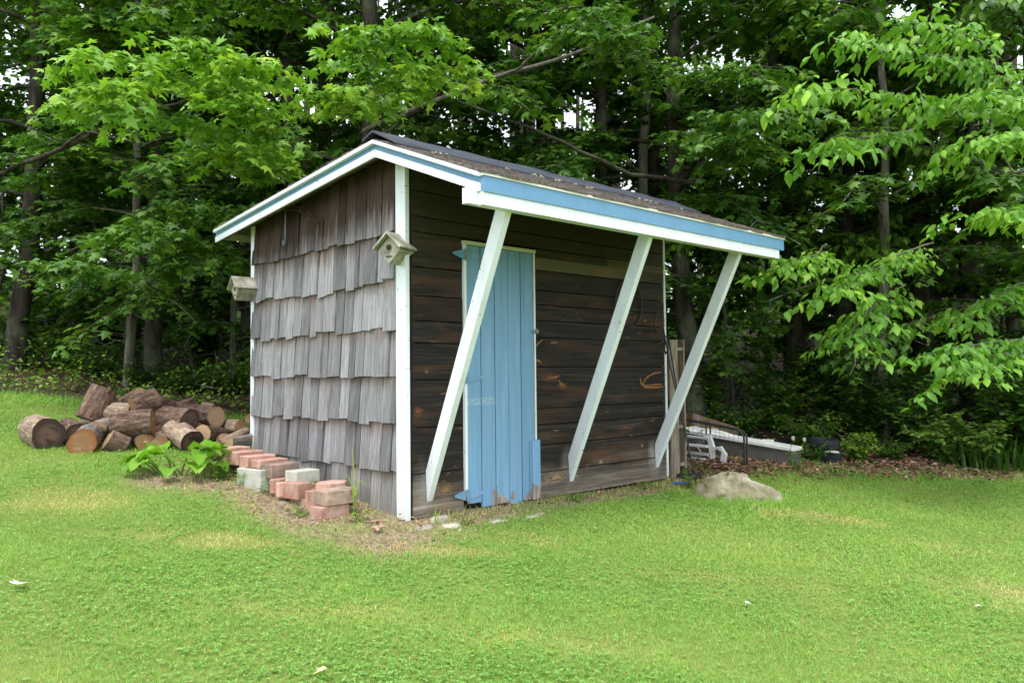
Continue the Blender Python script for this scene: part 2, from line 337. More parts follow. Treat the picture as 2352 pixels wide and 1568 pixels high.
simple('white_plastic', [(.3, (.60, .61, .60)), (.7, (.75, .76, .76))], 5, rough=.4, bump=.1)
simple('grey_plastic', [(.3, (.06, .056, .05)), (.7, (.13, .12, .105))], 5, rough=.6, bump=.1)
simple('black_metal', [(.3, (.012, .012, .014)), (.7, (.03, .03, .033))], 20, rough=.45, spec=.5, bump=.1)
simple('grey_metal', [(.3, (.13, .15, .16)), (.7, (.28, .31, .33))], 20, rough=.45, spec=.5, bump=.1)
simple('rusty_iron', [(.3, (.035, .016, .012)), (.7, (.11, .045, .03))], 40, rough=.8)
simple('tyre_rubber', [(.3, (.008, .009, .012)), (.7, (.024, .026, .032))], 12, rough=.7)
simple('orange_wood', [(.3, (.12, .045, .018)), (.6, (.36, .17, .065)), (.8, (.52, .32, .15))], 1, mapping=(20, 20, 90), space='pos', bump=.8)
simple('tan_board', [(.3, (.14, .085, .05)), (.7, (.30, .20, .12))], 8)
simple('blue_plastic', [(.3, (.03, .12, .5)), (.7, (.06, .2, .65))], 8, rough=.4)
simple('yellow_petal', [(.3, (.7, .5, .01)), (.7, (.85, .7, .02))], 8)
simple('seed_fluff', [(.3, (.5, .5, .46)), (.7, (.7, .7, .66))], 60)
def logbark(name, a, b, c):
    q = Mat(name, .9, .2); o = q.offs(q.obj(), 17); n = q.noise(q.map(o, (34, 34, 9)), 1, 6, .7, .5); m = q.noise(o, 16, 5)
    cc = q.ramp(n, [(.3, a), (.5, b), (.68, c)]); cc = q.mix(q.ramp(m, [(.5, 0), (.6, .75)]), cc, tuple(v*1.55 for v in b))
    fl = q.ramp(q.noise(o, 75, 3, .6), [(.66, 0), (.70, .8)]); cc = q.mix(fl, cc, (.55, .42, .28))
    q.col(q.shade(cc, .85, 1.15)).bump(q.math('ADD', n, m), 1.0, .016); M[name] = q.m
logbark('brown_bark', (.025, .014, .010), (.12, .075, .055), (.30, .21, .16))
logbark('pale_bark', (.10, .065, .045), (.30, .22, .16), (.50, .39, .28))
logbark('ashen_bark', (.06, .05, .045), (.20, .17, .15), (.40, .35, .31))
def cut(name, a, b, c, e):
    q = Mat(name, .8, .2); o = q.obj(); n = q.noise(q.offs(o, 13), 28, 6, .7); m = q.noise(q.offs(o, 31), 14, 5, .65); xx, yy, zz = q.sep(o); r0 = q.math('SQRT', q.math('ADD', q.math('MULTIPLY', xx, xx), q.math('MULTIPLY', yy, yy))); r = q.math('ADD', q.math('MULTIPLY', q.math('SINE', q.math('ADD', q.math('MULTIPLY', r0, 780), q.math('MULTIPLY', m, 7))), .4), .5)
    x, y, z = q.sep(o); rad = q.math('SQRT', q.math('ADD', q.math('MULTIPLY', x, x), q.math('MULTIPLY', y, y)))
    cc = q.mix(r, a, b); cc = q.mix(q.ramp(q.math('ADD', m, q.math('MULTIPLY', q.math('SUBTRACT', n, .5), .5)), [(.50, 0), (.62, .85)]), cc, c)
    cc = q.mix(q.rng(q.math('ADD', rad, q.math('MULTIPLY', n, .02)), .062, .098), cc, e); q.col(q.shade(cc, .9, 1.1)).bump(n, .4, .005); M[name] = q.m
cut('orange_cut', (.24, .125, .06), (.34, .19, .09), (.36, .27, .17), (.30, .11, .035))
cut('tan_cut', (.36, .24, .14), (.42, .29, .175), (.34, .22, .13), (.28, .17, .10))
cut('rotten_cut', (.09, .055, .04), (.16, .10, .07), (.03, .02, .016), (.05, .032, .025))

# ------------------------------------------------------------------ ground
def build_ground():
    a = np.concatenate([[-400, -150, -60, -30, -18], np.arange(-10, 14.01, .09), [16, 19, 24, 32, 45, 60, 100, 200, 400]])
    X, Y = np.meshgrid(a, a, indexing='ij'); Z = gz(X, Y); n = len(a)
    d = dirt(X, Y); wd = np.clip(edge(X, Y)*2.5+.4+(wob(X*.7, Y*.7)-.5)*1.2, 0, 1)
    Z = Z - .005*d
    V = np.stack([X, Y, Z], -1).reshape(-1, 3); i = np.arange(n*n).reshape(n, n)
    Fc = np.stack([i[:-1, :-1], i[1:, :-1], i[1:, 1:], i[:-1, 1:]], -1).reshape(-1, 4)
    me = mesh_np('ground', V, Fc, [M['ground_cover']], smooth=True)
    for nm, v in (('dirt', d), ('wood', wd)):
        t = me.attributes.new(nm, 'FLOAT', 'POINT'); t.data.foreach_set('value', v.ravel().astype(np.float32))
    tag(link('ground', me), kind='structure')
build_ground()

# ------------------------------------------------------------------ leaf batches
def template(kind):
    if kind == 'maple':
        h = [(.26, -.06), (.50, .10), (.26, .24), (.58, .58), (.20, .52)]
        o = [(0, 0)]+h+[(0, 1.0)]+[(-x, y) for x, y in reversed(h)]
        V = [(x, y, -.28*abs(x)-.22*max(y-.3, 0)**1.3) for x, y in o]+[(0, .3, .03)]; n = len(o)
        return np.array(V), np.array([(n, i, (i+1) % n) for i in range(n)])
    if kind == 'maple_low':
        o = [(0, 0), (.5, .08), (.28, .28), (.5, .62), (0, 1), (-.5, .62), (-.28, .28), (-.5, .08)]
        V = [(x, y, -.3*abs(x)-.15*y*y) for x, y in o]
        return np.array(V), np.array([(0, 1, 2), (0, 2, 4), (2, 3, 4), (0, 4, 6), (4, 5, 6), (0, 6, 7)])
    if kind == 'ash':
        o = [(0, 0, 0), (.22, .20, -.06), (.29, .46, -.13), (.17, .76, -.24), (0, 1.02, -.42), (-.17, .76, -.24), (-.29, .46, -.13), (-.22, .20, -.06), (0, .5, -.02)]
        return np.array(o), np.array([(8, i, (i+1) % 8) for i in range(8)])
    if kind == 'simple':
        return np.array([(0, 0, 0), (.3, .45, -.1), (0, 1, -.15), (-.3, .45, -.1)]), np.array([(0, 1, 2), (0, 2, 3)])
    if kind == 'dead':
        return np.array([(0, 0, .05), (.3, .3, -.05), (.25, .75, .1), (0, 1, .0), (-.3, .7, .12), (-.25, .25, 0)]), np.array([(0, 1, 2), (0, 2, 3), (0, 3, 4), (0, 4, 5)])
def norm(a): return a/np.maximum(np.linalg.norm(a, axis=-1, keepdims=True), 1e-9)
def leaves(P, D, Nn, S, kind, rnd=None):
    """P pos, D tip direction, Nn up hint, S size -> V, F, rnd"""
    T, Ft = template(kind); P = np.asarray(P); n = len(P)
    D = norm(np.asarray(D)); X = norm(np.cross(D, Nn)); Z = np.cross(X, D)
    V = P[:, None, :]+S[:, None, None]*(T[None, :, 0, None]*X[:, None]+T[None, :, 1, None]*D[:, None]+T[None, :, 2, None]*Z[:, None])
    Fc = (np.arange(n)*len(T))[:, None, None]+Ft[None]
    if rnd is None: rnd = rng.random(n)
    return V.reshape(-1, 3), Fc.reshape(-1, 3), np.repeat(rnd, len(T))
class Foliage:
    def __init__(s): s.P = []; s.D = []; s.N = []; s.S = []; s.r = []
    def spray(s, path, size, twig=.3, step=.1, dens=1.0, droop=.35, start=.0, flat=.25):
        """leaves on side twigs left and right of a path (n,3), lying in a near-horizontal tier"""
        path = np.asarray(path, float); seg = np.linalg.norm(np.diff(path, axis=0), axis=1); cum = np.concatenate([[0], np.cumsum(seg)]); L = cum[-1]
        n = max(2, int(L*(1-start)/step)); ts = np.linspace(start*L, L, n); pts = np.stack([np.interp(ts, cum, path[:, i]) for i in range(3)], 1)
        tan = norm(np.gradient(pts, axis=0)); side = norm(np.cross(tan, [0, 0, 1])); 
        for i, (p, t, sd_) in enumerate(zip(pts, tan, side)):
            for sg in (-1, 1):
                if rng.random() > .92: continue
                Lt = twig*(1-.55*i/n)*rng.uniform(.6, 1.2); dr = norm(t*rng.uniform(.4, 1.0)+sd_*sg+np.array([0, 0, rng.normal(0, .18)]))
                m = max(2, int(Lt/(size*.42)*dens)); q = (np.arange(m)+rng.uniform(.3, 1, m))/m
                pos = p+dr*(q*Lt)[:, None]+np.array([0, 0, -1])*(q**2*Lt*droop*.6)[:, None]+rng.normal(0, size*.18, (m, 3))
                ax = norm(np.cross(dr, [0, 0, 1])); ss = np.where(np.arange(m) % 2 == 0, 1, -1)[:, None]
                D = dr*.8+ax*ss*rng.uniform(.2, 1.1, (m, 1))+np.array([0, 0, -1])*rng.uniform(.05, .9, (m, 1))*droop*2+rng.normal(0, .2, (m, 3))
                s.P.append(pos); s.D.append(D); s.N.append(np.array([0, 0, 1])+rng.normal(0, flat, (m, 3))); s.S.append(size*rng.uniform(.42, 1.22, m)); s.r.append(np.clip(rng.normal(.45, .25, m)+.35*(q-.5), 0, 1))
    def scatter(s, P, size, tilt=.6, droop=.3):
        n = len(P); a = rng.uniform(0, 2*math.pi, n); D = np.stack([np.cos(a), np.sin(a), rng.normal(-droop, .3, n)], 1)
        s.P.append(P); s.D.append(D); s.N.append(np.array([0, 0, 1])+rng.normal(0, tilt, (n, 3))); s.S.append(size*rng.uniform(.6, 1.3, n)); s.r.append(rng.random(n))
    def arrays(s, kind): return leaves(np.concatenate(s.P), np.concatenate(s.D), np.concatenate(s.N), np.concatenate(s.S), kind, np.concatenate(s.r))
    def mesh(s, name, kind, mat): V, Fc, r = s.arrays(kind); return mesh_np(name, V, Fc, [mat], r)

# ------------------------------------------------------------------ lawn grass and clover
def lawn():
    def sample(n, dmin, dmax, power):
        # uniform in angle, density falling with distance, in a fan that reaches past the picture's edges
        u = rng.random(n); e = 2-power
        d = (dmin**e+u*(dmax**e-dmin**e))**(1/e); a = rng.uniform(-.74, .74, n)
        dirv = np.stack([math.cos(YAW)+np.tan(a)*math.sin(YAW), math.sin(YAW)-np.tan(a)*math.cos(YAW)], 1)
        P = C[:2]+dirv*d[:, None]; return P[:, 0], P[:, 1], d
    x, y, d = sample(1050000, 2.0, 13, 1.45)
    dd = dirt(x, y); e = edge(x, y); inside = (x > 0) & (x < 2.45) & (y > -.02) & (y < 2.0)
    pk = np.where(e > 0, np.clip(.5-e*.8, 0, 1), 1)*(1-.78*dd)
    k = (rng.random(len(x)) < pk) & ~inside; x, y, d, dd, e = x[k], y[k], d[k], dd[k], e[k]; n = len(x)
    patch0 = .5+.28*np.sin(x*2.3+1.7*np.sin(y*1.9+1))+.2*np.sin(y*3.3+x*1.1); st = straw(x, y); isst = rng.random(n) < np.clip(st*1.5+.09+.12*(patch0 > .62)+dd*.5, 0, .92)
    nearwall = np.clip(1-np.minimum(np.abs(y+.02)+10*((x < 0) | (x > 3)), 10)*5, 0, 1)
    long_ = np.clip(.6-np.abs(e+.25), 0, 1)*1.2
    h = rng.uniform(.009, .024, n)*(1+rng.random(n)**8*1.0)*(1+long_*1.3+nearwall*1.2+np.clip(1.25-np.hypot((x-2.46)/.42, (y+.55)/.42), 0, .35)*5)*(.7+.5*wob(x*.9, y*.8))*(1-.4*isst)
    wd = rng.uniform(.0022, .0036, n)*np.maximum(d/3.6, .8); a = rng.uniform(0, 2*math.pi, n); lean = rng.uniform(.2, 1.7, n)*h
    z = gz(x, y)-.004; b = a+rng.uniform(.9, 2.2, n)
    V = np.empty((n, 3, 3)); V[:, 0] = np.stack([x-np.cos(b)*wd/2, y-np.sin(b)*wd/2, z], 1); V[:, 1] = np.stack([x+np.cos(b)*wd/2, y+np.sin(b)*wd/2, z], 1)
    V[:, 2] = np.stack([x+np.cos(a)*lean, y+np.sin(a)*lean, z+h], 1)
    patch = .5+.28*np.sin(x*1.3+1.2*np.sin(y*.9))+.2*np.sin(y*2.3+x*3.1)
    r = np.clip(rng.normal(.30, .22, n)+.55*(patch-.5)+st*.5, 0, 1)
    me = mesh_np('lawn_grass', V.reshape(-1, 3), np.arange(n*3).reshape(-1, 3), [M['grass_blade'], M['straw_blade']], np.repeat(r, 3), isst.astype(int))
    tag(link('lawn_grass', me), 'short mown green lawn with straw coloured patches in front of the shed', 'grass', kind='stuff')
    x, y, d = sample(100000, 2.0, 9, 1.3); cl = .5+.5*np.sin(x*2.1+2*np.sin(y*1.3+1))*np.sin(y*2.4+1.4*np.sin(x*1.7)); e = edge(x, y)
    inside = (x > -.02) & (x < 2.5) & (y > -.04) & (y < 2.0)
    k = (rng.random(len(x)) < .12+.88*np.clip(cl*1.3-.15, 0, 1)) & (e < .1) & (dirt(x, y) < .5) & (straw(x, y) < .5) & ~inside; x, y, d = x[k], y[k], d[k]; n = len(x)
    a0 = rng.uniform(0, 6.28, n); z = gz(x, y)+rng.uniform(.006, .020, n); P = []; D = []
    for j in range(3):
        a = a0+j*2.094; P.append(np.stack([x, y, z], 1)); D.append(np.stack([np.cos(a), np.sin(a), rng.uniform(-.1, .5, n)], 1))
    P = np.concatenate(P); D = np.concatenate(D); S = np.tile(rng.uniform(.008, .014, n)*np.maximum(d/4.5, 1), 3)
    V, Fc, r = leaves(P, D, np.array([0, 0, 1.0])+rng.normal(0, .3, (3*n, 3)), S, 'simple')
    V[:, :] = V
    tag(link('clover', mesh_np('clover', V, Fc, [M['clover_leaf']], r)), 'small clover leaves growing in patches through the mown lawn', 'clover', kind='stuff')
lawn()

# ------------------------------------------------------------------ the shed
L_, W_ = 2.446, 2.0
RY, RZ = .086, 2.20      # ridge
EY, EZ = -.847, 1.83     # front eave, top of roof deck edge
BY, BZ = 2.345, 2.00     # rear eave
X0, X1 = -.157, 2.743
def roof_z(y): return RZ+(EZ-RZ)*(RY-y)/(RY-EY) if y < RY else RZ+(BZ-RZ)*(y-RY)/(BY-RY)
shed = thing('shed', 'small shingled garden shed with blue plank door and white slanting braces', 'shed')
# walls: backing with sub-part shingles / boards
mb = MB(); mb.prism([(.0, -.15), (W_, .12), (W_, roof_z(W_)-.09), (RY, RZ-.09), (.0, roof_z(0)-.09)], 'x', .012, .05)
side_wall = mb.build('side_wall', M['wall_backing'], shed)
mb = MB(); mb.box((.03, .022, -.04), (L_-.02, .05, roof_z(0)-.09)); front_wall = mb.build('front_wall', M['wall_backing'], shed)
mb = MB(); mb.box((L_-.04, .02, -.1), (L_-.002, W_, 1.93)); mb.build('end_wall', M['wall_backing'], shed)
mb = MB(); mb.box((.05, W_-.04, -.0), (L_-.04, W_, 1.9)); mb.build('rear_wall', M['wall_backing'], shed)
# cedar shingles
def shingle_mesh(i):
    rs = random.Random(i); b0, b1 = rs.uniform(-.006, .006), rs.uniform(-.006, .006)
    V = [(-.026, -.5, b0), (-.012, -.5, b0), (-.012, .5, b1), (-.026, .5, b1), (-.008, -.49, 1), (-.003, -.49, 1), (-.003, .49, 1), (-.008, .49, 1)]
    return MB().hexa([Vector(v) for v in V]).mesh('shingle_%d' % i, M['weathered_shingle'])
def put_shingle(y0, y1, z0, z1, k, lift=1.0):
    """one split shake; real-size mesh so grain keeps its scale"""
    cy = (y0+y1)/2; hw = (y1-y0)/2-.0015; rs = random.random; b0 = random.uniform(-.012, .009); b1 = b0+random.uniform(-.008, .008)
    th = random.uniform(.010, .024); off = random.uniform(-.002, .004); cup = random.uniform(0, .004); H = z1-z0; sk = random.uniform(-.006, .006)
    def X(z): return -(.012*lift)*(1-z/H)-.006+(-off)
    rows = []
    for z, s in ((0, 0), (H*.5, 1), (H, 2)):
        e = [b0, (b0+b1)/2, b1] if s == 0 else [0, 0, 0]
        for t, ez in zip((-1, 0, 1), e):
            rows.append((X(z)-th*(1-.6*z/H)+(cup if t == 0 else 0), t*hw+sk*z*6, z+ez))
    back = [(-.001-.012*(1-z/H), t*hw+sk*z*6, z) for z in (0, H) for t in (-1, 1)]
    V = rows+back; Fc = []
    for r in range(2):
        for c in range(2): a = r*3+c; Fc.append((a, a+3, a+4, a+1))
    Fc += [(0, 1, 2, 10, 9), (6, 11, 12, 8, 7), (0, 9, 11, 6, 3), (2, 5, 8, 12, 10)]
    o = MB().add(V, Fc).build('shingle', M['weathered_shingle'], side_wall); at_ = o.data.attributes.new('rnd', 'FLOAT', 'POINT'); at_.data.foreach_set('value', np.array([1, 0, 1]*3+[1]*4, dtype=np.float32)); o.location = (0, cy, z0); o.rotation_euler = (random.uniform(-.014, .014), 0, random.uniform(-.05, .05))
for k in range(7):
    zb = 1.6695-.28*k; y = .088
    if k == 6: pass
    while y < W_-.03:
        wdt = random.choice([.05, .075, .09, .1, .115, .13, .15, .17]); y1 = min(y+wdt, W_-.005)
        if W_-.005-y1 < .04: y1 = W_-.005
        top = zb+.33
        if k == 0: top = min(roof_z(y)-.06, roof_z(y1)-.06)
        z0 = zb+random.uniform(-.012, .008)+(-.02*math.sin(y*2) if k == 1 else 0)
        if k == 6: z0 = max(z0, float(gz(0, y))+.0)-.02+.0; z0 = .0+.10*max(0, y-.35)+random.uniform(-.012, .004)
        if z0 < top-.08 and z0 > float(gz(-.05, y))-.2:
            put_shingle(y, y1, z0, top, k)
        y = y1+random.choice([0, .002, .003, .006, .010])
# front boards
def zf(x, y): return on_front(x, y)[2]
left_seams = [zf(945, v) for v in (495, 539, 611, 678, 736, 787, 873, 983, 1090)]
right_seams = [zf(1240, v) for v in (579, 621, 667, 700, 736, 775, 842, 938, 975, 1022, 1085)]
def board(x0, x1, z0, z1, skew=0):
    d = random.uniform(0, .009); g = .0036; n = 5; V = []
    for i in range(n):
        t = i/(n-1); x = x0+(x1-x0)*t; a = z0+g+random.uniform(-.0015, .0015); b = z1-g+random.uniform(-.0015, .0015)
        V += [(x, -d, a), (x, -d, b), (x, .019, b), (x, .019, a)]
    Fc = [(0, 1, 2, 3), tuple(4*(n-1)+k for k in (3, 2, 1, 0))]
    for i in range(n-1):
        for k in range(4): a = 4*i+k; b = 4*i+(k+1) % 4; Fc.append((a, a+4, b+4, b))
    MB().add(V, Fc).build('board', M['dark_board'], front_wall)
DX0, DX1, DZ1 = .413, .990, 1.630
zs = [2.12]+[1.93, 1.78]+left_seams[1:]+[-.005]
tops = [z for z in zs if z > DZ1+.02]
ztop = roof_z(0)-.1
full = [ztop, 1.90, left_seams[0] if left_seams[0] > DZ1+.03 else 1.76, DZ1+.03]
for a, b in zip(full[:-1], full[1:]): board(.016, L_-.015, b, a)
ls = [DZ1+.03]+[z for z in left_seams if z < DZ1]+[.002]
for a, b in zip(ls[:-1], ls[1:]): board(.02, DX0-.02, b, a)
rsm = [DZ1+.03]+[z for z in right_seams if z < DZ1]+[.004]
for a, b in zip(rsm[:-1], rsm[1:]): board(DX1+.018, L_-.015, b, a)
# raised orange scar in the wood at the right, and splinters beside the door
def scar(pts, r):
    Q = [on_front(*p, -.004) for p in pts]; MB().tube(Q, r, 6).build('knot_scar', M['orange_wood'], front_wall)
scar([(1477, 884), (1480, 872), (1490, 863), (1503, 857), (1518, 855)], [.004, .009, .007, .009, .006]); scar([(1470, 868), (1472, 880), (1480, 889), (1500, 890), (1522, 888)], [.006, .010, .011, .009, .008]); scar([(1478, 886), (1500, 884), (1520, 882)], [.005, .008, .007])
scar([(1228, 800), (1236, 788), (1246, 780)], [.003, .008, .003]); scar([(1226, 826), (1236, 828), (1244, 836)], [.004, .010, .004]); scar([(1262, 868), (1275, 866), (1284, 862)], [.003, .007, .003]); scar([(1282, 872), (1288, 882), (1294, 888)], [.004, .008, .004])
# corner trims
mb = MB(); mb.box((-.030, -.012, .86), (-.001, .086, roof_z(0)-.07)); mb.build('corner_trim', M['white_paint'], shed, bevel=.0015)
mb = MB(); mb.box((-.031, -.013, -.0), (-.001, .085, .858)); mb.build('corner_trim', M['white_paint'], shed, bevel=.0015)
mb = MB(); mb.box((-.026, W_-.03, .15), (.004, W_+.022, roof_z(W_)-.06)); mb.build('corner_trim', M['white_paint'], shed, bevel=.0015)
mb = MB(); mb.box((L_-.014, -.010, .02), (L_+.008, .03, roof_z(0)-.15)); mb.build('corner_trim', M['white_paint'], shed, bevel=.0015)
# roof
def slope_strip(name, mat, ya, yb, zo0, zo1, xa=X0, xb=X1, parent=shed):
    pts = [(ya, roof_z(ya)+zo0), (yb, roof_z(yb)+zo0), (yb, roof_z(yb)+zo1), (ya, roof_z(ya)+zo1)]
    return MB().prism(pts, 'x', xa, xb).build(name, mat, parent)
for k in range(6):
    a = EY+.02+(RY-EY-.02)*k/6; b = EY+.02+(RY-EY-.02)*(k+1)/6; slope_strip('sheathing_board', M['soffit_wood'], a, b-.004, -.045, -.026, X0+.02, X1-.02)
for k in range(13):
    a = RY+(BY-.02-RY)*k/13; b = RY+(BY-.02-RY)*(k+1)/13; slope_strip('sheathing_board', M['soffit_wood'], a, b-.004, -.045, -.026, X0+.02, X1-.02)
for x in (X0+.02, .55, 1.15, 1.75, 2.32, X1-.06):
    s0 = RY if x > 0 and x < 2.4 else RY
    slope_strip('rafter', M['soffit_wood'], EY+.06, RY-.002, -.125, -.046, x, x+.035); slope_strip('rafter', M['soffit_wood'], RY, BY-.04, -.10, -.046, x, x+.035)
# asphalt courses
def course(ya, yb, up):
    n = 30; V = []; 
    for i in range(n+1):
        x = X0-.018+(X1-X0+.036)*i/n+random.uniform(-.004, .004); j = random.uniform(-.006, .004); lift = random.uniform(0, .004)
        V += [(x, ya+j, roof_z(ya)-.024+lift), (x, ya+j, roof_z(ya)-.014+up+lift), (x, yb, roof_z(yb)-.016+up*.3), (x, yb, roof_z(yb)-.025)]
    Fc = [(0, 1, 2, 3), tuple(4*n+k for k in (3, 2, 1, 0))]+[(4*i+k, 4*i+4+k, 4*i+4+(k+1) % 4, 4*i+(k+1) % 4) for i in range(n) for k in range(4)]
    MB().add(V, Fc).build('roofing_course', M['roofing'], shed)
for k in range(6): course(EY-.02+(RY-EY+.02)*k/6, EY+(RY-EY)*(k+1)/6+.02, .006)
for k in range(13): course(BY+.02-(BY-RY+.02)*k/13, BY-(BY-RY)*(k+1)/13-.02, .006)
# ridge cap, slightly buckled
V = []; n = 36
for i in range(n+1):
    x = X0-.03+(X1-X0+.04)*i/n; j = [random.uniform(-.002, .002) for _ in range(5)]
    zr = RZ+.030+.003*math.sin(i*.9); 
    V += [(x, RY-.24+j[0], roof_z(RY-.24)+.004+j[1]*.6), (x, RY-.05, roof_z(RY-.05)+.022+j[2]), (x, RY, zr+j[3]), (x, RY+.05, roof_z(RY+.05)+.018), (x, RY+.11, roof_z(RY+.11)+.006),
          (x, RY+.11, roof_z(RY+.11)-.004), (x, RY, zr-.012), (x, RY-.24+j[0], roof_z(RY-.24)-.006)]
Fc = [tuple(range(8)), tuple(8*n+k for k in range(7, -1, -1))]+[(8*i+k, 8*i+8+k, 8*i+8+(k+1) % 8, 8*i+(k+1) % 8) for i in range(n) for k in range(8)]
MB().add(V, Fc).build('ridge_cap', M['ridge_metal'], shed)
# rake boards (left and right gable): white cap, blue, white
for side, xs in ((0, X0), (1, X1)):
    sg = -1 if side == 0 else 1
    def rake(name, mat, d0, d1, x_out, ya, yb):
        a, b = sorted((xs, xs+sg*x_out)); pts = [(ya, roof_z(ya)-d0), (yb, roof_z(yb)-d0), (yb, roof_z(yb)-d1), (ya, roof_z(ya)-d1)]
        MB().prism(pts, 'x', a, b).build(name, mat, shed)
    for ya, yb in ((EY+.012, RY), (RY, BY)):
        rake('rake_cap', M['white_paint'], .026, .047, .030, ya, yb); rake('rake_board', M['blue_paint'], .048, .078, .003, ya, yb); rake('rake_board', M['white_paint'], .079, .122, .013, ya, yb)
# front eave
MB().box((X0-.012, EY-.018, EZ-.040), (X1+.012, EY+.012, EZ-.0255)).build('drip_edge', M['cream_paint'], shed)
MB().box((X0-.004, EY-.012, EZ-.118), (X1+.006, EY+.010, EZ-.041)).build('fascia_board', M['blue_paint'], shed)
MB().box((X0-.006, EY-.004, EZ-.182), (X1-.05, EY+.030, EZ-.1185)).build('fascia_board', M['white_paint'], shed)
MB().box((X0-.075, EY+.032, EZ-.178), (X1-.07, EY+.070, EZ-.10)).build('beam', M['white_paint'], shed)
MB().box((X0, BY-.005, BZ-.09), (X1, BY+.012, BZ-.027)).build('fascia_board', M['cream_paint'], shed)
# braces: board with its foot cut flush to the wall
def brace(xt, xb, zt, zb_):
    yt, wd = EY+.105, .100; sl = (zt-zb_)/(-yt)     # slope of the outer edge
    V = []
    for (y, z) in ((-.006, zb_), (-.006, zb_+.18), (yt+.03, zt+.045+.0), (yt-.062, zt+.045)):
        t = (z-zb_)/(zt-zb_); x = xb+(xt-xb)*t
        V.append((x, y, z)); V.append((x+.040, y, z))
    Fc = [(0, 2, 4, 6), (1, 7, 5, 3), (0, 1, 3, 2), (2, 3, 5, 4), (4, 5, 7, 6), (6, 7, 1, 0)]
    MB().add(V, Fc).build('brace', M['white_paint'], shed, bevel=.0015)
brace(.050, .118, 1.65, .092); brace(1.235, 1.325, 1.65, .088); brace(2.262, 2.290, 1.65, .100)
# door
door = MB().box((DX0+.004, .000, .03), (DX1-.004, .012, DZ1-.01)).build('door', M['wall_backing'], shed)
pw = (DX1-DX0-.008)/5; foot = [.045, .012, .018, .002, .014]
for i in range(5):
    MB().box((DX0+.004+i*pw+.0026, -.016-.002*(i % 3), foot[i]), (DX0+.004+(i+1)*pw-.0026, -.001, DZ1-.012-.0)).build('plank', M['door_blue_paint'], door, bevel=.002)
MB().box((.950, -.034, .012), (1.022, -.0175, .395)).build('patch_board', M['door_blue_paint'], door, bevel=.002)
MB().box((.936, -.026, .030), (.950-.001, -.0175, .385)).build('patch_strip', M['door_blue_paint'], door, bevel=.001)
MB().box((DX0-.016, -.022, .09), (DX0+.002, .0, DZ1-.01)).build('door_trim', M['white_paint'], shed)
MB().box((DX0-.024, -.030, DZ1-.009), (DX1+.012, .0, DZ1+.012)).build('door_trim', M['cream_paint'], shed)
MB().box((DX1+.001, -.022, .397), (DX1+.012, .0, DZ1-.010)).build('door_trim', M['white_paint'], shed)
for z in (1.555, .805, .100):
    h = MB().prism([(DX0-.105, z-.002), (DX0-.105, z+.010), (DX0-.018, z+.034), (DX0-.018, z-.030)], 'y', -.028, -.022)
    o = h.build('hinge', M['blue_paint'], door)
    MB().prism([(DX0+.005, z+.032), (DX0+.12, z+.012), (DX0+.12, z-.006), (DX0+.005, z-.030)], 'y', -.024, -.0185).build('hinge', M['door_blue_paint'], door)
    MB().tube([(DX0-.006, -.030, z-.034), (DX0-.006, -.030, z+.036)], .007, 8).build('hinge', M['blue_paint'] if z < 1.5 else M['grey_metal'], door)
lt = MB(); lt.box((.968, -.030, 1.098), (1.004, -.0175, 1.112)); lt.box((1.004, -.036, 1.094), (1.016, -.0225, 1.118)); lt.tube([(1.0, -.034, 1.09), (1.0, -.034, 1.122)], .004, 6); lt.build('latch', M['grey_metal'], door)
# lichen tufts on the roof near the ridge
for i in range(16):
    x = random.choice([.05, .22, .62, .8, .95, 1.1, 1.13, 1.25, 1.32, 1.6, 1.9, 2.0, 2.2, 2.4])+random.uniform(-.05, .05); y = RY-.23-random.uniform(0, .10); z = roof_z(y)
    m = MB()
    for _ in range(4): 
        q = Vector((x+random.uniform(-.020, .020), y+random.uniform(-.012, .012), z-.01)); m.tube([q, q+Vector((random.uniform(-.01, .01), 0, random.uniform(.006, .016)))], [random.uniform(.006, .012), .003], 5)
    m.build('lichen', M['lichen'], shed)

# ------------------------------------------------------------------ bird houses
def birdhouse(loc, rotz, s, label):
    t = thing('birdhouse', label, 'birdhouse', loc, (0, 0, rotz), 'birdhouses on the shed corners')
    # diamond-standing box: faces down-left and down-right, gable roof on top; front faces -Y (local), w side to side
    a = .070*s; d = .13*s
    body = MB().prism([(-a, 0), (0, -a), (a, 0), (0, a*.98)], 'y', 0, d).build('body', M['birdhouse_wood'], t)
    hm = MB(); hm.tube([(0, -.0045, .012*s), (0, -.0015, .012*s)], .0145*s, 12); hm.build('entrance_hole', M['wall_backing'], t)
    rg = MB(); ringpts = [(.018*s*math.cos(k*math.pi/6), -.002, .012*s+.018*s*math.sin(k*math.pi/6)) for k in range(13)]; rg.tube(ringpts, .0028*s, 4, False).build('hole_rim', M['birdhouse_wood'], t)
    for sg in (-1, 1):
        u = [(0, a+.012*s), (sg*(a+.010*s), .003*s), (sg*(a+.018*s), .011*s), (0, a+.026*s)]
        if sg > 0: u = u[::-1]
        MB().prism(u, 'y', -.026*s, d+.005*s).build('roof_panel', M['birdhouse_wood'], t, bevel=.001)
    MB().box((-.018*s, -.004, -.035*s), (.022*s, -.0005, -.032*s)).build('perch_slot', M['wall_backing'], t)
    return t
P = at(893, 585, 4.48); birdhouse((-.13, .005, 1.535), math.radians(-90+22), 1.1, 'weathered grey birdhouse with round hole, fixed on the near corner trim')
P = at(556, 665, 5.95); birdhouse((-.165, W_-.015, 1.475), math.radians(-90-4), 1.1, 'greenish grey birdhouse on the far left corner of the shed')

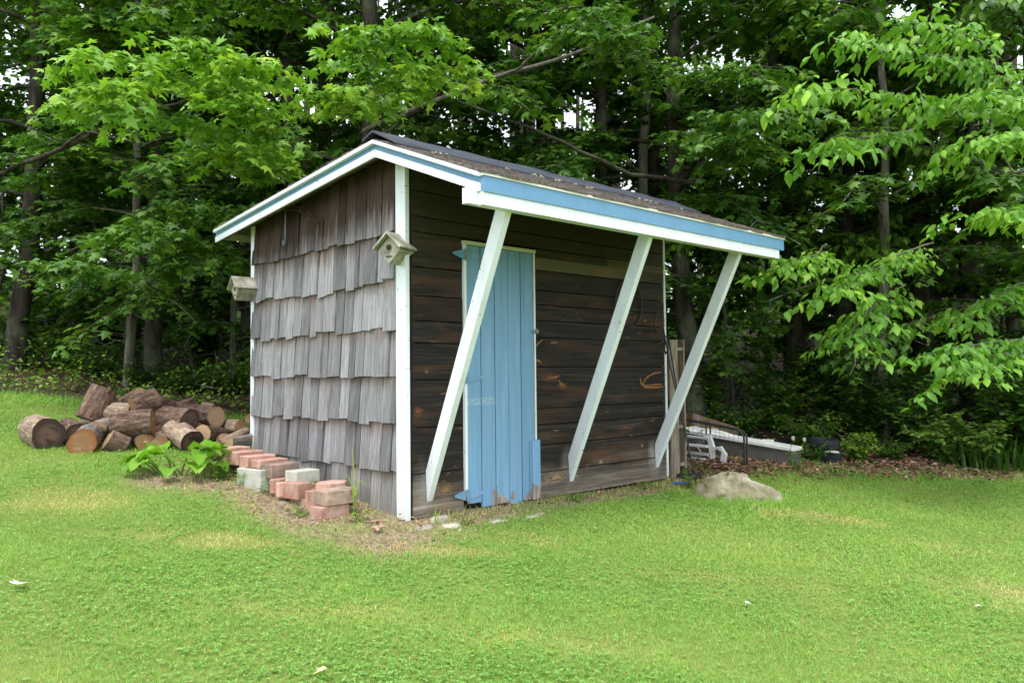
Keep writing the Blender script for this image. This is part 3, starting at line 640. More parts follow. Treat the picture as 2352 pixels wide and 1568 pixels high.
# ------------------------------------------------------------------ hanging things on the walls
t = thing('plant_bracket', 'rusty iron hanging bracket fixed under the gable roof', 'bracket', (-.03, .93, 1.82))
m = MB(); m.tube([(0, 0, .03), (-.02, .04, .02), (-.03, .25, .135), (-.03, .47, .185)], .005, 6); m.tube([(0, 0, -.05), (-.005, 0, .045)], .007, 6); m.tube([(-.02, .02, .03), (-.035, .2, .16), (-.03, .47, .19)], .004, 6)
m.tube([(-.03, .47+.02*math.cos(a), .185+.02*math.sin(a)) for a in np.linspace(0, 6.2, 10)], .004, 5); m.tube([(-.03, .24+.015*math.cos(a), .14+.015*math.sin(a)) for a in np.linspace(0, 6.2, 8)], .006, 5)
m.tube([(-.005+.0*a, .012*math.cos(a)-.0, -.06+.016*math.sin(a)) for a in np.linspace(0, 5, 8)], .004, 5); m.build('arm', M['rusty_iron'], t)
t = thing('long_hook', 'thin pale blue metal S hook hanging from the rusty bracket', 'hook', (-.06, 1.40, 2.0))
m = MB(); m.tube([(0, .012, .0), (0, .0, .012), (0, -.012, 0), (0, -.008, -.05), (0, -.002, -.2), (0, -.0, -.235), (0, .014, -.252), (0, .028, -.238), (0, .03, -.215)], .0042, 6).build('hook_rod', M['grey_metal'], t)
P = on_front(1440, 695); t = thing('wire_hoop', 'dark thin metal hoop hanging on the upper front boards', 'hoop', (P[0], -.02, P[2]))
rr = .155; MB().tube([(rr*math.cos(a), -.0, rr*math.sin(a)*1.15) for a in np.linspace(0, 2*math.pi, 28)], .006, 5, False).build('ring', M['black_metal'], t)
def crook(label, x, top, lean, hook):
    t = thing('shepherd_hook', label, 'garden hook', (x, -.06, 0), group='garden hooks against the shed')
    pts = [(lean, -.16, float(gz(x+lean, -.2))-.05), (lean*.6, -.09, top*.35), (lean*.25, -.03, top*.7), (0, -.0, top-.05)]+[(-hook/2+hook/2*math.cos(a), 0, top-.05+hook*.6*math.sin(a)) for a in np.linspace(.4, 3.3, 8)]+[(-hook, 0, top-.12), (-hook*.8, 0, top-.15), (-hook*.5, 0, top-.13)]
    MB().tube(pts, .0065, 6).build('rod', M['black_metal'], t)
crook('tall black shepherd hook leaning on the dark front boards', 2.33, 1.28, .20, .085)
crook('shorter black shepherd hook beside the taller one at the right corner', 2.42, 1.12, .10, .06)

# ------------------------------------------------------------------ pallet on end behind the right corner
t = thing('pallet', 'weathered wooden pallet standing on end against the shed right side', 'pallet', (L_+.02, .02, float(gz(L_, 0))-.01), (0, 0, math.radians(-4)))
H = 1.11
t.scale = (1.7, 1, 1); MB().box((0, .004, .0), (.020, .03, H)).build('slat', M['pallet_wood'], t); MB().box((.026, -.012, 0), (.082, .006, H-.006)).build('slat', M['pallet_wood'], t)
MB().box((.084, .0, .0), (.094, .8, H)).build('stringer', M['pallet_wood'], t); MB().box((.135, .0, .10), (.146, .8, H)).build('stringer', M['pallet_wood'], t)
for z in (.10, .40, .72, 1.02): MB().box((.095, .004, z), (.134, .8, z+.026)).build('block', M['pallet_wood'], t)
MB().box((.095, .06, .13), (.134, .075, H-.1)).build('slat', M['pallet_wood'], t)
for k in range(5): MB().box((.147, .02+k*.16, .08), (.160, .10+k*.16, H)).build('slat', M['pallet_wood'], t)

# ------------------------------------------------------------------ things on the ground, right
def gp(x, y, d=None):      # ground point seen at picture point
    r = rayv(x, y); tt = 3.0
    for _ in range(40):
        P = C+r*tt; e = P[2]-float(gz(P[0], P[1])); tt += e/max(.05, (.13*r[1]-r[2]))*.8
    return C+r*tt
def rockmesh(name, rx, ry, rz, seed, mat, n=(28, 14), parent=None, peak=0, cone=0, flat=0, rough=0):
    from mathutils import noise as mn
    rs = np.random.default_rng(seed); V = []; nu, nv = n; ph = rs.uniform(0, 6, 12)
    for j in range(nv+1):
        for i in range(nu):
            th = 2*math.pi*i/nu; f = j/nv*math.pi/2; c, s = math.cos(f), math.sin(f)
            k = 1+.10*math.sin(2*th+ph[0])+.07*math.sin(3*th+ph[1]+f*2)+.04*math.sin(7*th+ph[2])*math.sin(5*f+ph[3])
            if cone: c = (1-s)**.62*.62+.38*c
            if flat: c = c**.35
            V.append((rx*c*k*math.cos(th)+peak*s, ry*c*k*math.sin(th), rz*(s**.85)*(1+.06*math.sin(4*th+ph[4]))-.03))
            if rough:
                v = Vector(V[-1]); q = v*7; w2 = mn.fractal(q, .8, 2.1, 5)+.6*(mn.cell(v*9)-.5); V[-1] = tuple(v+v.normalized()*rough*w2)
    Fc = [(j*nu+i, j*nu+(i+1) % nu, (j+1)*nu+(i+1) % nu, (j+1)*nu+i) for j in range(nv) for i in range(nu)]
    return MB().add(V, Fc, True)
P = gp(1697, 1142); o = rockmesh('boulder', .33, .26, .19, 3, None, (64, 30), peak=-.03, cone=1, rough=.022).build('boulder', M['rock'])
o.location = (P[0], P[1]+.05, float(gz(P[0], P[1]+.05))); o.rotation_euler = (0, 0, YAW-math.pi/2); tag(o, 'low rounded tan boulder half sunk in the grass right of the shed', 'boulder')

# slab / tub
P0 = gp(1838, 1072); A0 = at(1570, 1060, 7.9); a0 = math.atan2(A0[1]-P0[1], A0[0]-P0[0])
t = thing('dock_section', 'long low grey plastic float with white rim lying in dead leaves', 'plastic float', (P0[0], P0[1], float(gz(P0[0], P0[1]))), (0, 0, a0))
Ln = 1.35
m = MB().add([(0, 0, .0), (Ln, 0, .02), (Ln, .17, .02), (0, .17, 0), (0, -.0, .150), (Ln, .0, .30), (Ln, .17, .30), (0, .17, .150)], [(0,3,2,1),(4,5,6,7),(0,1,5,4),(1,2,6,5),(2,3,7,6),(3,0,4,7)]); m.build('hull', M['grey_plastic'], t)
m = MB().add([(-.02, -.02, .151), (Ln, -.02, .301), (Ln, .19, .301), (-.02, .19, .151), (-.02, -.02, .182), (Ln, -.02, .335), (Ln, .19, .335), (-.02, .19, .182)], [(0,3,2,1),(4,5,6,7),(0,1,5,4),(1,2,6,5),(2,3,7,6),(3,0,4,7)]); m.build('rim', M['white_plastic'], t, bevel=.004)
for k in range(6):
    for z in (.025, .075): MB().box((.10+k*.2, -.006, z+k*.02), (.20+k*.2, -.0005, z+.04+k*.02)).build('recess_panel', M['wall_backing'] if k % 2 else M['grey_plastic'], t)
for x, dx in ((.24, .10), (.85, .07), (1.02, .07)): MB().box((x, .0, .183+.112*x), (x+dx, .05, .205+.118*x)).build('fitting', M['white_plastic'], t, bevel=.003)
m = MB().add([(.5, .05, .23), (1.3, .05, .32), (1.3, .15, .32), (.5, .15, .23), (.51, .06, .235), (.8, .06, .315), (.8, .14, .315), (.51, .14, .235)], [(0,3,2,1),(4,5,6,7),(0,1,5,4),(1,2,6,5),(2,3,7,6),(3,0,4,7)]); m.build('ridge', M['white_plastic'], t)
# wire crate panel
P1 = gp(1717, 1077); t = thing('wire_gate', 'black tube framed wire panel standing in front of the grey float', 'wire panel', (P1[0], P1[1], float(gz(P1[0], P1[1]))), (0, 0, a0+.04))
Hh, Lw = .37, 1.0
def frame(off):
    c = [(0, off, 0), (0, off, Hh-.12)]+[(.10-.10*math.cos(a), off, Hh-.12+.09*math.sin(a)) for a in np.linspace(.3, math.pi/2, 5)]+[(.3, off, Hh+.0), (Lw, off, Hh+.10)]
    return MB().tube(c, .009, 8)
frame(0).build('tube_frame', M['black_metal'], t); frame(.05).build('tube_frame', M['black_metal'], t)
for x in (.33, .37): MB().tube([(x, .02, 0), (x, .02, Hh)], .007, 6).build('upright', M['black_metal'], t)
m = MB()
for k in range(22): m.tube([(.03+k*.043, .01, .02), (.03+k*.043, .01, Hh-.04+.1*k/22)], .0014, 4)
for k in range(7): m.tube([(.0, .01, .03+k*.045), (Lw, .01, .03+k*.06)], .0014, 4)
m.build('wire_mesh', M['black_metal'], t)
MB().tube([(-.02, .02, .012), (Lw, .02, .015)], .008, 6).build('tube_frame', M['black_metal'], t)
# folded white chair frame
P2 = gp(1655, 1066); t = thing('folding_chair', 'folded white metal garden chair lying by the shed corner', 'folding chair', (P2[0], P2[1]+.06, float(gz(P2[0], P2[1]+.06))), (0, 0, a0-.03))
for z0, z1, y in ((.20, .235, 0), (.13, .155, .02), (.06, .08, 0), (.02, .03, .05)): MB().box((.05, y, z0), (.55, y+.03, z0+.022), Matrix.Rotation(-(z1-z0)*1.2, 4, 'Y')).build('rail', M['white_plastic'], t, bevel=.002)
MB().prism([(.0, .04), (.03, .03), (.05, .18), (.10, .245), (.03, .245), (-.01, .13)], 'y', -.01, .02).build('leg', M['white_plastic'], t)
MB().prism([(-.11, .0), (-.07, .02), (-.09, .10), (-.04, .13), (0, .09), (0, .14), (-.08, .15), (-.13, .08)], 'y', .0, .03).build('leg', M['white_plastic'], t)
MB().tube([(.05, -.01, .22), (.20, -.02, .15), (.12, -.01, .06), (.03, -.01, .04)], .008, 6).build('leg', M['white_plastic'], t)
MB().tube([(.1, .0, .17), (.16, .0, .20), (.13, 0, .14)], .012, 6).build('clasp', M['grey_metal'], t)
MB().box((.14, -.025, .03), (.24, -.012, .07)).build('clasp', M['white_plastic'], t)
# board and post behind
P3 = at(1640, 985, 8.4); z3 = float(gz(P3[0], P3[1])); o = MB().hexa([Vector(v) for v in [(-.25, 0, 0), (.25, 0, 0), (.25, .4, .0), (-.25, .4, 0), (-.22, 0, .26), (.27, .0, .10), (.27, .4, .08), (-.22, .4, .24)]]).build('plywood_ramp', M['tan_board']); o.location = (P3[0], P3[1], z3); o.rotation_euler = (0, 0, YAW-math.pi/2)
tag(o, 'tilted tan plywood box lid behind the black wire panel', 'plywood')
P3 = at(1602, 985, 7.9); z3 = float(gz(P3[0], P3[1])); o = MB().box((-.012, -.012, 0), (.012, .012, P3[2]-z3+.14)).build('stake', M['grey_metal']); o.location = (P3[0], P3[1], z3); tag(o, 'thin grey metal stake behind the wire panel', 'stake')
# tyres
def tyre(loc, label, tilt):
    t = thing('tyre', label, 'tyre', loc, tilt, 'old tyres by the bushes'); t.scale = (.86, .86, .9); V = []; n = 28; prof = [(.085, .03), (.11, .005), (.15, .0), (.165, .02), (.168, .05), (.168, .075), (.162, .105), (.145, .122), (.11, .118), (.085, .10)]
    for i in range(n):
        a = 2*math.pi*i/n
        for k, (r, z) in enumerate(prof):
            r2 = r+(.004 if i % 2 and 3 <= k <= 6 else 0); V.append((r2*math.cos(a), r2*math.sin(a), z))
    m_ = len(prof); Fc = [(i*m_+k, ((i+1) % n)*m_+k, ((i+1) % n)*m_+(k+1) % m_, i*m_+(k+1) % m_) for i in range(n) for k in range(m_)]
    MB().add(V, Fc, True).build('tread', M['tyre_rubber'], t); return t
P4 = gp(1908, 1062); z4 = float(gz(P4[0], P4[1])); tyre((P4[0]+.1, P4[1]+.1, z4-.01), 'lower black tyre of the pair lying by the bushes', (0, 0, 0)); tyre((P4[0]+.085, P4[1]+.11, z4+.108), 'upper black tyre resting on the other tyre', (.05, -.06, .4))
q_ = P4-_f*.07; o = MB().prism([(-.07, 0), (.07, -.004), (.055, .014), (-.05, .016)], 'y', 0, .05).build('plastic_scrap', M['white_plastic']); o.location = (q_[0]+.02, q_[1]+.02, z4+.098); o.rotation_euler = (0, 0, YAW-math.pi/2); tag(o, 'white plastic scrap pinched between the two tyres', 'plastic scrap')
# blue & black bits
P5 = gp(1560, 1112); o = MB().tube([(-.05, 0, .01), (0, .01, .014), (.06, 0, .01), (.09, .02, .012)], .008, 6).build('hose_end', M['blue_plastic']); o.location = (P5[0], P5[1], float(gz(P5[0], P5[1]))); o.rotation_euler = (0, 0, YAW-1.5); tag(o, 'short blue plastic hose end in grass by the pallet', 'hose')
P5 = gp(1600, 1103); o = MB().box((-.22, -.03, 0), (.12, .03, .035)).build('black_strip', M['tyre_rubber'], bevel=.004); o.location = (P5[0], P5[1]+.1, float(gz(P5[0], P5[1]+.1))); o.rotation_euler = (0, 0, YAW-math.pi/2); tag(o, 'flat black rubber strip on the ground beside the boulder', 'rubber strip')
P5 = gp(1720, 1167); o = MB().tube([(-.1, 0, .008), (0, .005, .012), (.09, 0, .006)], .005, 5).build('hose_piece', M['grey_metal']); o.location = (P5[0], P5[1], float(gz(P5[0], P5[1]))); o.rotation_euler = (0, 0, YAW-math.pi/2); tag(o, 'thin bluish grey hose piece in the lawn below the boulder', 'hose')

# ------------------------------------------------------------------ bricks along the shingled side
def block(kind, x, y, z, yaw, dims, mat, label, group, shape='box', tilt=0):
    l, w2, h = dims; m = MB()
    if shape == 'box': m.box((-l/2, -w2/2, 0), (l/2, w2/2, h))
    elif shape == 'round': m.prism([(-l/2, -w2/2), (l/2*.3, -w2/2), (l/2*.8, -w2*.33), (l/2, 0), (l/2*.8, w2*.33), (l/2*.3, w2/2), (-l/2, w2/2)], 'z', 0, h)
    elif shape == 'hex': m.prism([(-l/2, 0), (-l/4, -w2/2), (l/4, -w2/2), (l/2, 0), (l/4, w2/2), (-l/4, w2/2)], 'z', 0, h)
    t = thing(kind, label, 'brick' if 'brick' in kind else 'block', (x, y, float(gz(x, y))+z), (tilt, 0, math.radians(yaw)), group)
    m.build('body', mat, t, bevel=.004)
    if shape == 'box' and kind == 'concrete_block' and h > .12:
        for cx in (-.22, .0, .22): MB().box((cx*l-.028, -.016, h+.0005), (cx*l+.028, .016, h+.002)).build('core_hole', M['wall_backing'], t)
    return t
G = 'bricks heaped along the shingled wall'
BR, WB, CC = M['red_brick'], M['worn_brick'], M['concrete']
BRICKS = [
 ('paving_brick', -.330, .315, -.015, 8, (.20, .105, .070), BR, 'lowest front pink paver carrying the flat wide brick', 'box'),
 ('paving_brick', -.285, .325, .055, 4, (.215, .135, .082), WB, 'wide worn brick with white smear on top of the front stack', 'box'),
 ('paving_brick', -.21, .475, .010, 0, (.21, .12, .06), WB, 'worn brick under the angular pink paver by the wall', 'box'),
 ('paving_brick', -.215, .495, .070, 2, (.215, .135, .062), BR, 'angular six sided pink paver beside the pale grey block', 'hex'),
 ('paving_brick', -.335, .47, -.01, 100, (.10, .075, .11), BR, 'short upright brick wedged left of the front stack', 'box'),
 ('paving_brick', -.37, .64, .020, 98, (.17, .10, .095), BR, 'pink brick directly beneath the pale grey block', 'box'),
 ('paving_brick', -.345, .60, -.03, 95, (.16, .08, .058), WB, 'half buried brick beneath the pink one in the middle', 'box'),
 ('concrete_block', -.29, .71, .090, 6, (.17, .12, .075), CC, 'small pale grey concrete block on top of the bricks', 'box'),
 ('paving_brick', -.41, .72, .015, 190, (.11, .05, .085), BR, 'narrow rounded pink brick right of the half round one', 'round'),
 ('paving_brick', -.40, .81, .015, 190, (.12, .06, .085), BR, 'half round ended brick beside the tall grey block', 'round'),
 ('paving_brick', -.37, .83, -.035, 97, (.14, .09, .05), BR, 'sunken red brick under the half round brick', 'box'),
 ('concrete_block', -.43, 1.06, -.035, 100, (.25, .10, .145), CC, 'tall grey concrete block with core holes beside the weeds', 'box'),
 ('paving_brick', -.30, 1.02, -.045, 97, (.20, .10, .12), WB, 'worn brick hidden behind the tall grey concrete block', 'box'),
 ('paving_brick', -0.320, 0.940, .075, 6, (.20, .115, .085), WB, 'nearest worn brick of the raised upper row', 'box'),
 ('paving_brick', -0.330, 1.070, .075, 4, (.20, .11, .085), BR, 'second pink brick from the near end of the upper row', 'box'),
 ('paving_brick', -0.350, 1.200, .075, 3, (.20, .11, .085), BR, 'third brick of the upper row with grey joint', 'box'),
 ('paving_brick', -0.370, 1.340, .075, 12, (.20, .12, .085), BR, 'fourth pink brick of the upper row near the weeds', 'box'),
 ('paving_brick', -0.400, 1.475, .075, 16, (.20, .13, .085), BR, 'end brick of the upper row nearest the leafy plant', 'box'),
 ('paving_brick', -.39, 1.50, -.045, 10, (.09, .09, .12), WB, 'short worn brick propping the far end of the row', 'box'),
 ('paving_brick', -.36, 1.31, -.045, 10, (.09, .09, .12), WB, 'short worn brick propping the row beside the grey block', 'box'),
]
for (kd, x, y, z, yaw, dm, mt, lb, sh) in BRICKS: block(kd, x, y, z, yaw, dm, mt, lb, G, sh)
# flat stones by the corner and door
for i, (px, py, rx, ry, rz, lb) in enumerate([(1042, 1208, .06, .05, .02, 'flat squarish grey stone in the dirt below the near corner'), (980, 1213, .07, .03, .022, 'small pale stone at the foot of the near corner'), (1015, 1195, .07, .035, .03, 'grey stone tucked under the front wall by the corner'),
        (1150, 1196, .10, .03, .014, 'long flat pale stone below the door'), (1235, 1184, .13, .03, .014, 'flat tan stone in the dirt just right of the door'), (1062, 1218, .018, .014, .015, 'white pebble beside the flat stone near the door')]):
    P = gp(px, py); o = rockmesh('s', rx, ry, rz+.022, 20+i, None, (9, 4), flat=1).build('flat_stone', M['pale_stone']); o.location = (P[0], P[1]+.02, float(gz(P[0], P[1]+.02))+.0); o.rotation_euler = (0, 0, .12*i-.2); tag(o, lb, 'stone', 'stones along the front of the shed')

# ------------------------------------------------------------------ log pile
def log(p0, p1, r, bk, cf, label, split=False, seed=0):
    """p = (display x, display y, depth) of the two end centres; p0 is the end that shows its cut face"""
    r *= 1.1; a, b = Vector([float(v) for v in at(*p0)]), Vector([float(v) for v in at(*p1)]); ax = b-a; Ln = ax.length
    q = ax.to_track_quat('Z', 'Y'); t = bpy.data.objects.new('log', None); COL.objects.link(t); t.location = a; t.rotation_euler = q.to_euler(); t.empty_display_size = .1
    tag(t, label, 'log', 'cut logs heaped left of the shed'); rs = np.random.default_rng(seed+5); n, mr = 30, 9; ph = rs.uniform(0, 6, 8)
    def rad(th, z):
        k = 1+.05*math.sin(2*th+ph[0])+.035*math.sin(3*th+ph[1]+z*6)+.02*math.sin(9*th+ph[2]+z*9)+rs.uniform(-.018, .018)
        if split: c = math.cos(th-ph[5]); k *= (1 if c < .25 else .25/c*1.0+.02)
        return r*k
    V = []
    for j in range(mr+1):
        z = Ln*j/mr
        for i in range(n): th = 2*math.pi*i/n; rr = rad(th, z); V.append((rr*math.cos(th), rr*math.sin(th), z+(rs.uniform(-.004, .004) if 0 < j < mr else 0)))
    Fc = [(j*n+i, j*n+(i+1) % n, (j+1)*n+(i+1) % n, (j+1)*n+i) for j in range(mr) for i in range(n)]
    MB().add(V, Fc, True).build('bark', bk, t)
    for j, sg in ((0, -1), (mr, 1)):
        ring = V[j*n:(j+1)*n]; zc = Ln*j/mr; W2 = [(x*.5, y*.5, zc) for x, y, z in ring]; Vv = [(x*.985, y*.985, zc) for x, y, z in ring]+W2+[(0, 0, zc)]
        Ff = [(i, (i+1) % n, n+(i+1) % n, n+i) for i in range(n)]+[(n+i, n+(i+1) % n, 2*n) for i in range(n)]
        if sg < 0: Ff = [f[::-1] for f in Ff]
        MB().add(Vv, Ff).build('cut_face', cf, t)
BB, PB, AB = M['brown_bark'], M['pale_bark'], M['ashen_bark']; OC, TC, RC = M['orange_cut'], M['tan_cut'], M['rotten_cut']
LOGS = [
 ((112, 999, 5.55), (80, 988, 5.78), .104, PB, RC, 'thick round log at the left end of the pile with dark rotten face'),
 ((189, 1017, 5.48), (205, 1002, 5.80), .086, AB, OC, 'round log showing a bright orange cut face near the lawn'),
 ((178, 1002, 5.75), (150, 988, 6.00), .085, BB, RC, 'brown log squeezed between the leftmost log and orange faced one'),
 ((247, 1008, 5.62), (286, 1026, 5.68), .076, BB, TC, 'short grey log with brown face tilted up beside the orange faced log'),
 ((203, 965, 6.05), (240, 893, 6.15), .088, BB, TC, 'tall split chunk standing up as the highest piece of the pile'),
 ((186, 960, 6.30), (225, 962, 6.35), .055, PB, TC, 'small pale log end poking out behind the tall chunk'),
 ((226, 944, 6.12), (302, 946, 6.15), .066, PB, TC, 'pale straight log lying across behind the tall chunk'),
 ((222, 985, 5.85), (250, 975, 6.1), .058, AB, TC, 'small grey log under the pale crossing log'),
 ((258, 976, 5.72), (352, 968, 5.78), .084, BB, OC, 'large mottled brown log with orange left end in mid pile'),
 ((304, 935, 6.0), (362, 915, 6.12), .075, BB, OC, 'dark speckled log lying tilted on top of the pile'),
 ((352, 912, 6.4), (400, 930, 6.5), .042, BB, TC, 'reddish split log poking up behind the top log'),
 ((436, 966, 5.95), (362, 955, 6.15), .078, BB, RC, 'brown log with hollow dark end pointing to the shed'),
 ((497, 957, 6.25), (425, 950, 6.6), .073, BB, TC, 'long dark brown log with smooth tan end to the right of the pile top'),
 ((465, 933, 6.6), (490, 938, 6.6), .038, PB, TC, 'small pale chunk resting behind the long brown log'),
 ((441, 1014, 5.78), (398, 985, 5.95), .078, PB, RC, 'pale barked log sloping down behind the leafy plant'),
 ((464, 995, 5.90), (505, 1000, 6.15), .062, BB, TC, 'log with pale tan round face just left of the orange one'),
 ((553, 980, 6.20), (514, 978, 6.45), .048, PB, OC, 'pale log with orange hollow end near the white corner trim'),
 ((510, 1010, 5.95), (545, 1015, 6.1), .048, BB, OC, 'small log with narrow orange face by the brick row'),
 ((506, 1018, 5.85), (566, 990, 6.05), .028, PB, OC, 'slender split piece leaning over the orange log'),
 ((530, 1026, 5.80), (588, 1014, 6.0), .062, AB, TC, 'grey log partly hidden behind the bricks and corner trim'),
 ((334, 1016, 5.72), (318, 1008, 5.95), .060, AB, OC, 'low grey log with orange face behind yellow dandelions'),
 ((366, 1022, 5.76), (360, 1004, 6.0), .060, PB, OC, 'low pale log just left of the big leafy plant'),
 ((575, 962, 6.35), (590, 955, 6.6), .040, BB, OC, 'small dark log touching the white corner trim'),
 ((385, 985, 6.1), (350, 990, 6.2), .040, PB, TC, 'thin pale split log between the hollow log and low logs'),
 ((300, 1018, 5.9), (330, 990, 6.1), .055, BB, TC, 'small brown log filling the gap under the large mottled log'),
 ((415, 1005, 6.1), (470, 985, 6.35), .060, BB, TC, 'shaded brown log behind the pale barked sloping log'),
 ((480, 972, 6.4), (520, 990, 6.5), .055, BB, TC, 'brown log under the long dark log at the right of the pile'),
 ((270, 990, 6.0), (230, 1000, 6.1), .055, BB, TC, 'shaded log in the gap behind the orange faced log'),
 ((536, 1003, 6.25), (588, 985, 6.4), .040, PB, OC, 'pale split stick lying toward the white corner trim'),
 ((212, 1000, 5.75), (240, 985, 5.95), .045, BB, TC, 'small pale ended log between the orange faced log and short grey one'),
 ((322, 905, 6.2), (285, 925, 6.3), .05, BB, TC, 'small brown log lodged behind the tilted top log'),
 ((350, 1000, 5.9), (385, 985, 6.1), .05, BB, OC, 'brown log with orange end behind the low pale log'),
 ((395, 945, 6.5), (440, 930, 6.7), .055, BB, TC, 'brown log at the back between the top log and long dark log'),
]
for i, (a, b, r, bk, cf, lb) in enumerate(LOGS): log(a, b, r, bk, cf, lb, split=i in (4, 10, 18, 19, 23, 28), seed=i)

# ------------------------------------------------------------------ small plants and litter
def bigleaf(parent, p, az, elev, Lp, size, mat):
    """petiole + broad wavy blade"""
    n = 8; d = Vector((math.cos(az), math.sin(az), 0)); s_ = Vector((-math.sin(az), math.cos(az), 0)); tip = p+d*Lp*math.cos(elev)+Vector((0, 0, Lp*math.sin(elev)))
    MB().tube([p, p.lerp(tip, .5)+Vector((0, 0, .012)), tip], [.006, .005, .003], 5).build('stem', mat, parent)
    V = []; ks = 6
    for i in range(n+1):
        t = i/n; wd = size*.42*math.sin(math.pi*min(1, (t*.92+.06)))**.75; up = .25-1.1*t*t
        c = tip+d*size*t*.95+Vector((0, 0, size*(.45*t-.62*t*t)))
        for k in range(ks+1):
            u = k/ks*2-1; V.append(c+s_*wd*u+Vector((0, 0, abs(u)*wd*.35+.010*math.sin(t*14+u*4))))
    Fc = [(i*(ks+1)+k, i*(ks+1)+k+1, (i+1)*(ks+1)+k+1, (i+1)*(ks+1)+k) for i in range(n) for k in range(ks)]
    o = MB().add(V, Fc, True).build('leaf', mat, parent); a = o.data.attributes.new('rnd', 'FLOAT', 'POINT'); rv = random.uniform(.2, .9)
    a.data.foreach_set('value', np.full(len(V), rv, dtype=np.float32))
P = gp(418, 1090); t = thing('leafy_plant', 'broad leaved bright green plant between the log pile and bricks', 'plant')
for (ox, oy, az, el, lp, sz) in [(0, 0, 2.9, .95, .17, .17), (.02, .0, -.4, 1.0, .17, .22), (0, .02, -1.5, .9, .15, .18), (-.1, .08, 2.5, .8, .14, .16), (-.10, .06, 2.4, .9, .14, .15), (.02, 0, .6, .8, .16, .19), (-.03, 0, -2.2, .5, .11, .14), (.08, -.03, -1.1, .6, .12, .15),
        (.06, 0, -.1, .6, .16, .17), (-.12, .1, -2.6, .7, .12, .14), (.1, -.1, 1.2, .9, .12, .14), (-.05, .02, 1.8, 1.1, .19, .17), (-.13, .1, -2.9, .5, .12, .12), (.0, .03, -.9, 1.2, .18, .22), (.05, -.02, .1, 1.2, .17, .2), (-.04, .02, 2.9, 1.2, .16, .18), (.07, -.05, -1.9, .9, .1, .16)]:
    bigleaf(t, Vector((P[0]+ox, P[1]+oy, float(gz(P[0]+ox, P[1]+oy))-.01)), az, el, lp*1.0, sz*1.05, M['hosta_leaf'])
def weed(px, py, n, h, size, label, kind='simple', mat='scrub_leaf', spread=.05, name='weed'):
    P = gp(px, py); f = Foliage(); st = MB()
    for k in range(n):
        a = rng.uniform(0, 6.28); b = np.array([P[0]+rng.normal(0, spread*.3), P[1]+rng.normal(0, spread*.3)]); e = np.array([b[0]+math.cos(a)*spread, b[1]+math.sin(a)*spread, 0])
        z0 = float(gz(*b)); pts = [np.array([b[0], b[1], z0]), np.array([(b[0]*1.3+e[0]*.7)/2, (b[1]*1.3+e[1]*.7)/2, z0+h*.6]), np.array([e[0], e[1], z0+h*rng.uniform(.7, 1.1)])]
        f.spray(pts, size, twig=size*1.6, step=size*.7, droop=.3); st.tube(pts, [.003, .002, .001], 4, False)
    t = thing(name, label, 'weed', group='weeds round the shed'); link('leaves', f.mesh('leaves', kind, M[mat]), None, t); st.build('stem', M['scrub_leaf'], t)
for w_ in [(1583, 1120, 5, .13, .035, 'leafy green weed between the pallet and the boulder'), (505, 1100, 6, .14, .03, 'weeds under the far end of the brick row'), (620, 1130, 4, .07, .035, 'small dandelion weed before the half round brick'), (690, 1180, 4, .05, .035, 'low weed in the dirt before the front brick stack'),
        (825, 1195, 4, .06, .03, 'small weed right of the front brick stack by the wall'), (1065, 1205, 3, .06, .028, 'small green weed below the bottom door hinge'), (1830, 1085, 4, .16, .04, 'weed at the right end of the grey float'), (1080, 1150, 3, .08, .02, 'thin grass clump at the door hinge side'),
        (1480, 1122, 6, .05, .022, 'low clovery weed along the right half of the front wall'), (1330, 1148, 5, .04, .022, 'low green weed at the wall right of the door'), (560, 1112, 5, .10, .03, 'weeds at the left side of the grey block')]: weed(*w_)
def stalks(px, py, pts_list, label, mat='scrub_leaf'):
    P = gp(px, py); t = thing('tall_grass', label, 'grass clump', (P[0], P[1], float(gz(P[0], P[1])))); 
    for pts in pts_list:
        V = []; n = len(pts)
        for i, (x, z) in enumerate(pts): wv = .004*(1-i/n)+.001; V += [(x-wv, -.003*i, z), (x+wv, -.003*i, z)]
        o = MB().add([Vector((v[0]*math.sin(YAW), -v[0]*math.cos(YAW), v[2])) for v in V], [(2*i, 2*i+1, 2*i+3, 2*i+2) for i in range(n-1)]).build('blade', M[mat], t)
        a = o.data.attributes.new('rnd', 'FLOAT', 'POINT'); a.data.foreach_set('value', np.full(len(V), .9, dtype=np.float32))
stalks(815, 1183, [[(0, 0), (-.0, .12), (-.005, .25), (-.015, .38)], [(0, 0), (.0, .1), (.03, .20), (.07, .17)], [(0, 0), (-.01, .15), (-.04, .23), (-.10, .21)]], 'tall grass stalk rising in front of the grey shingles')
stalks(1000, 1200, [[(0, 0), (0, .05), (.005, .11)], [(.01, 0), (.015, .04), (.03, .07)]], 'short grass blades at the near corner of the front wall')
stalks(360, 1008, [[(0, 0), (-.01, .08), (-.03, .15)]], 'dry bent straw stalk in front of the low logs', 'straw_blade')
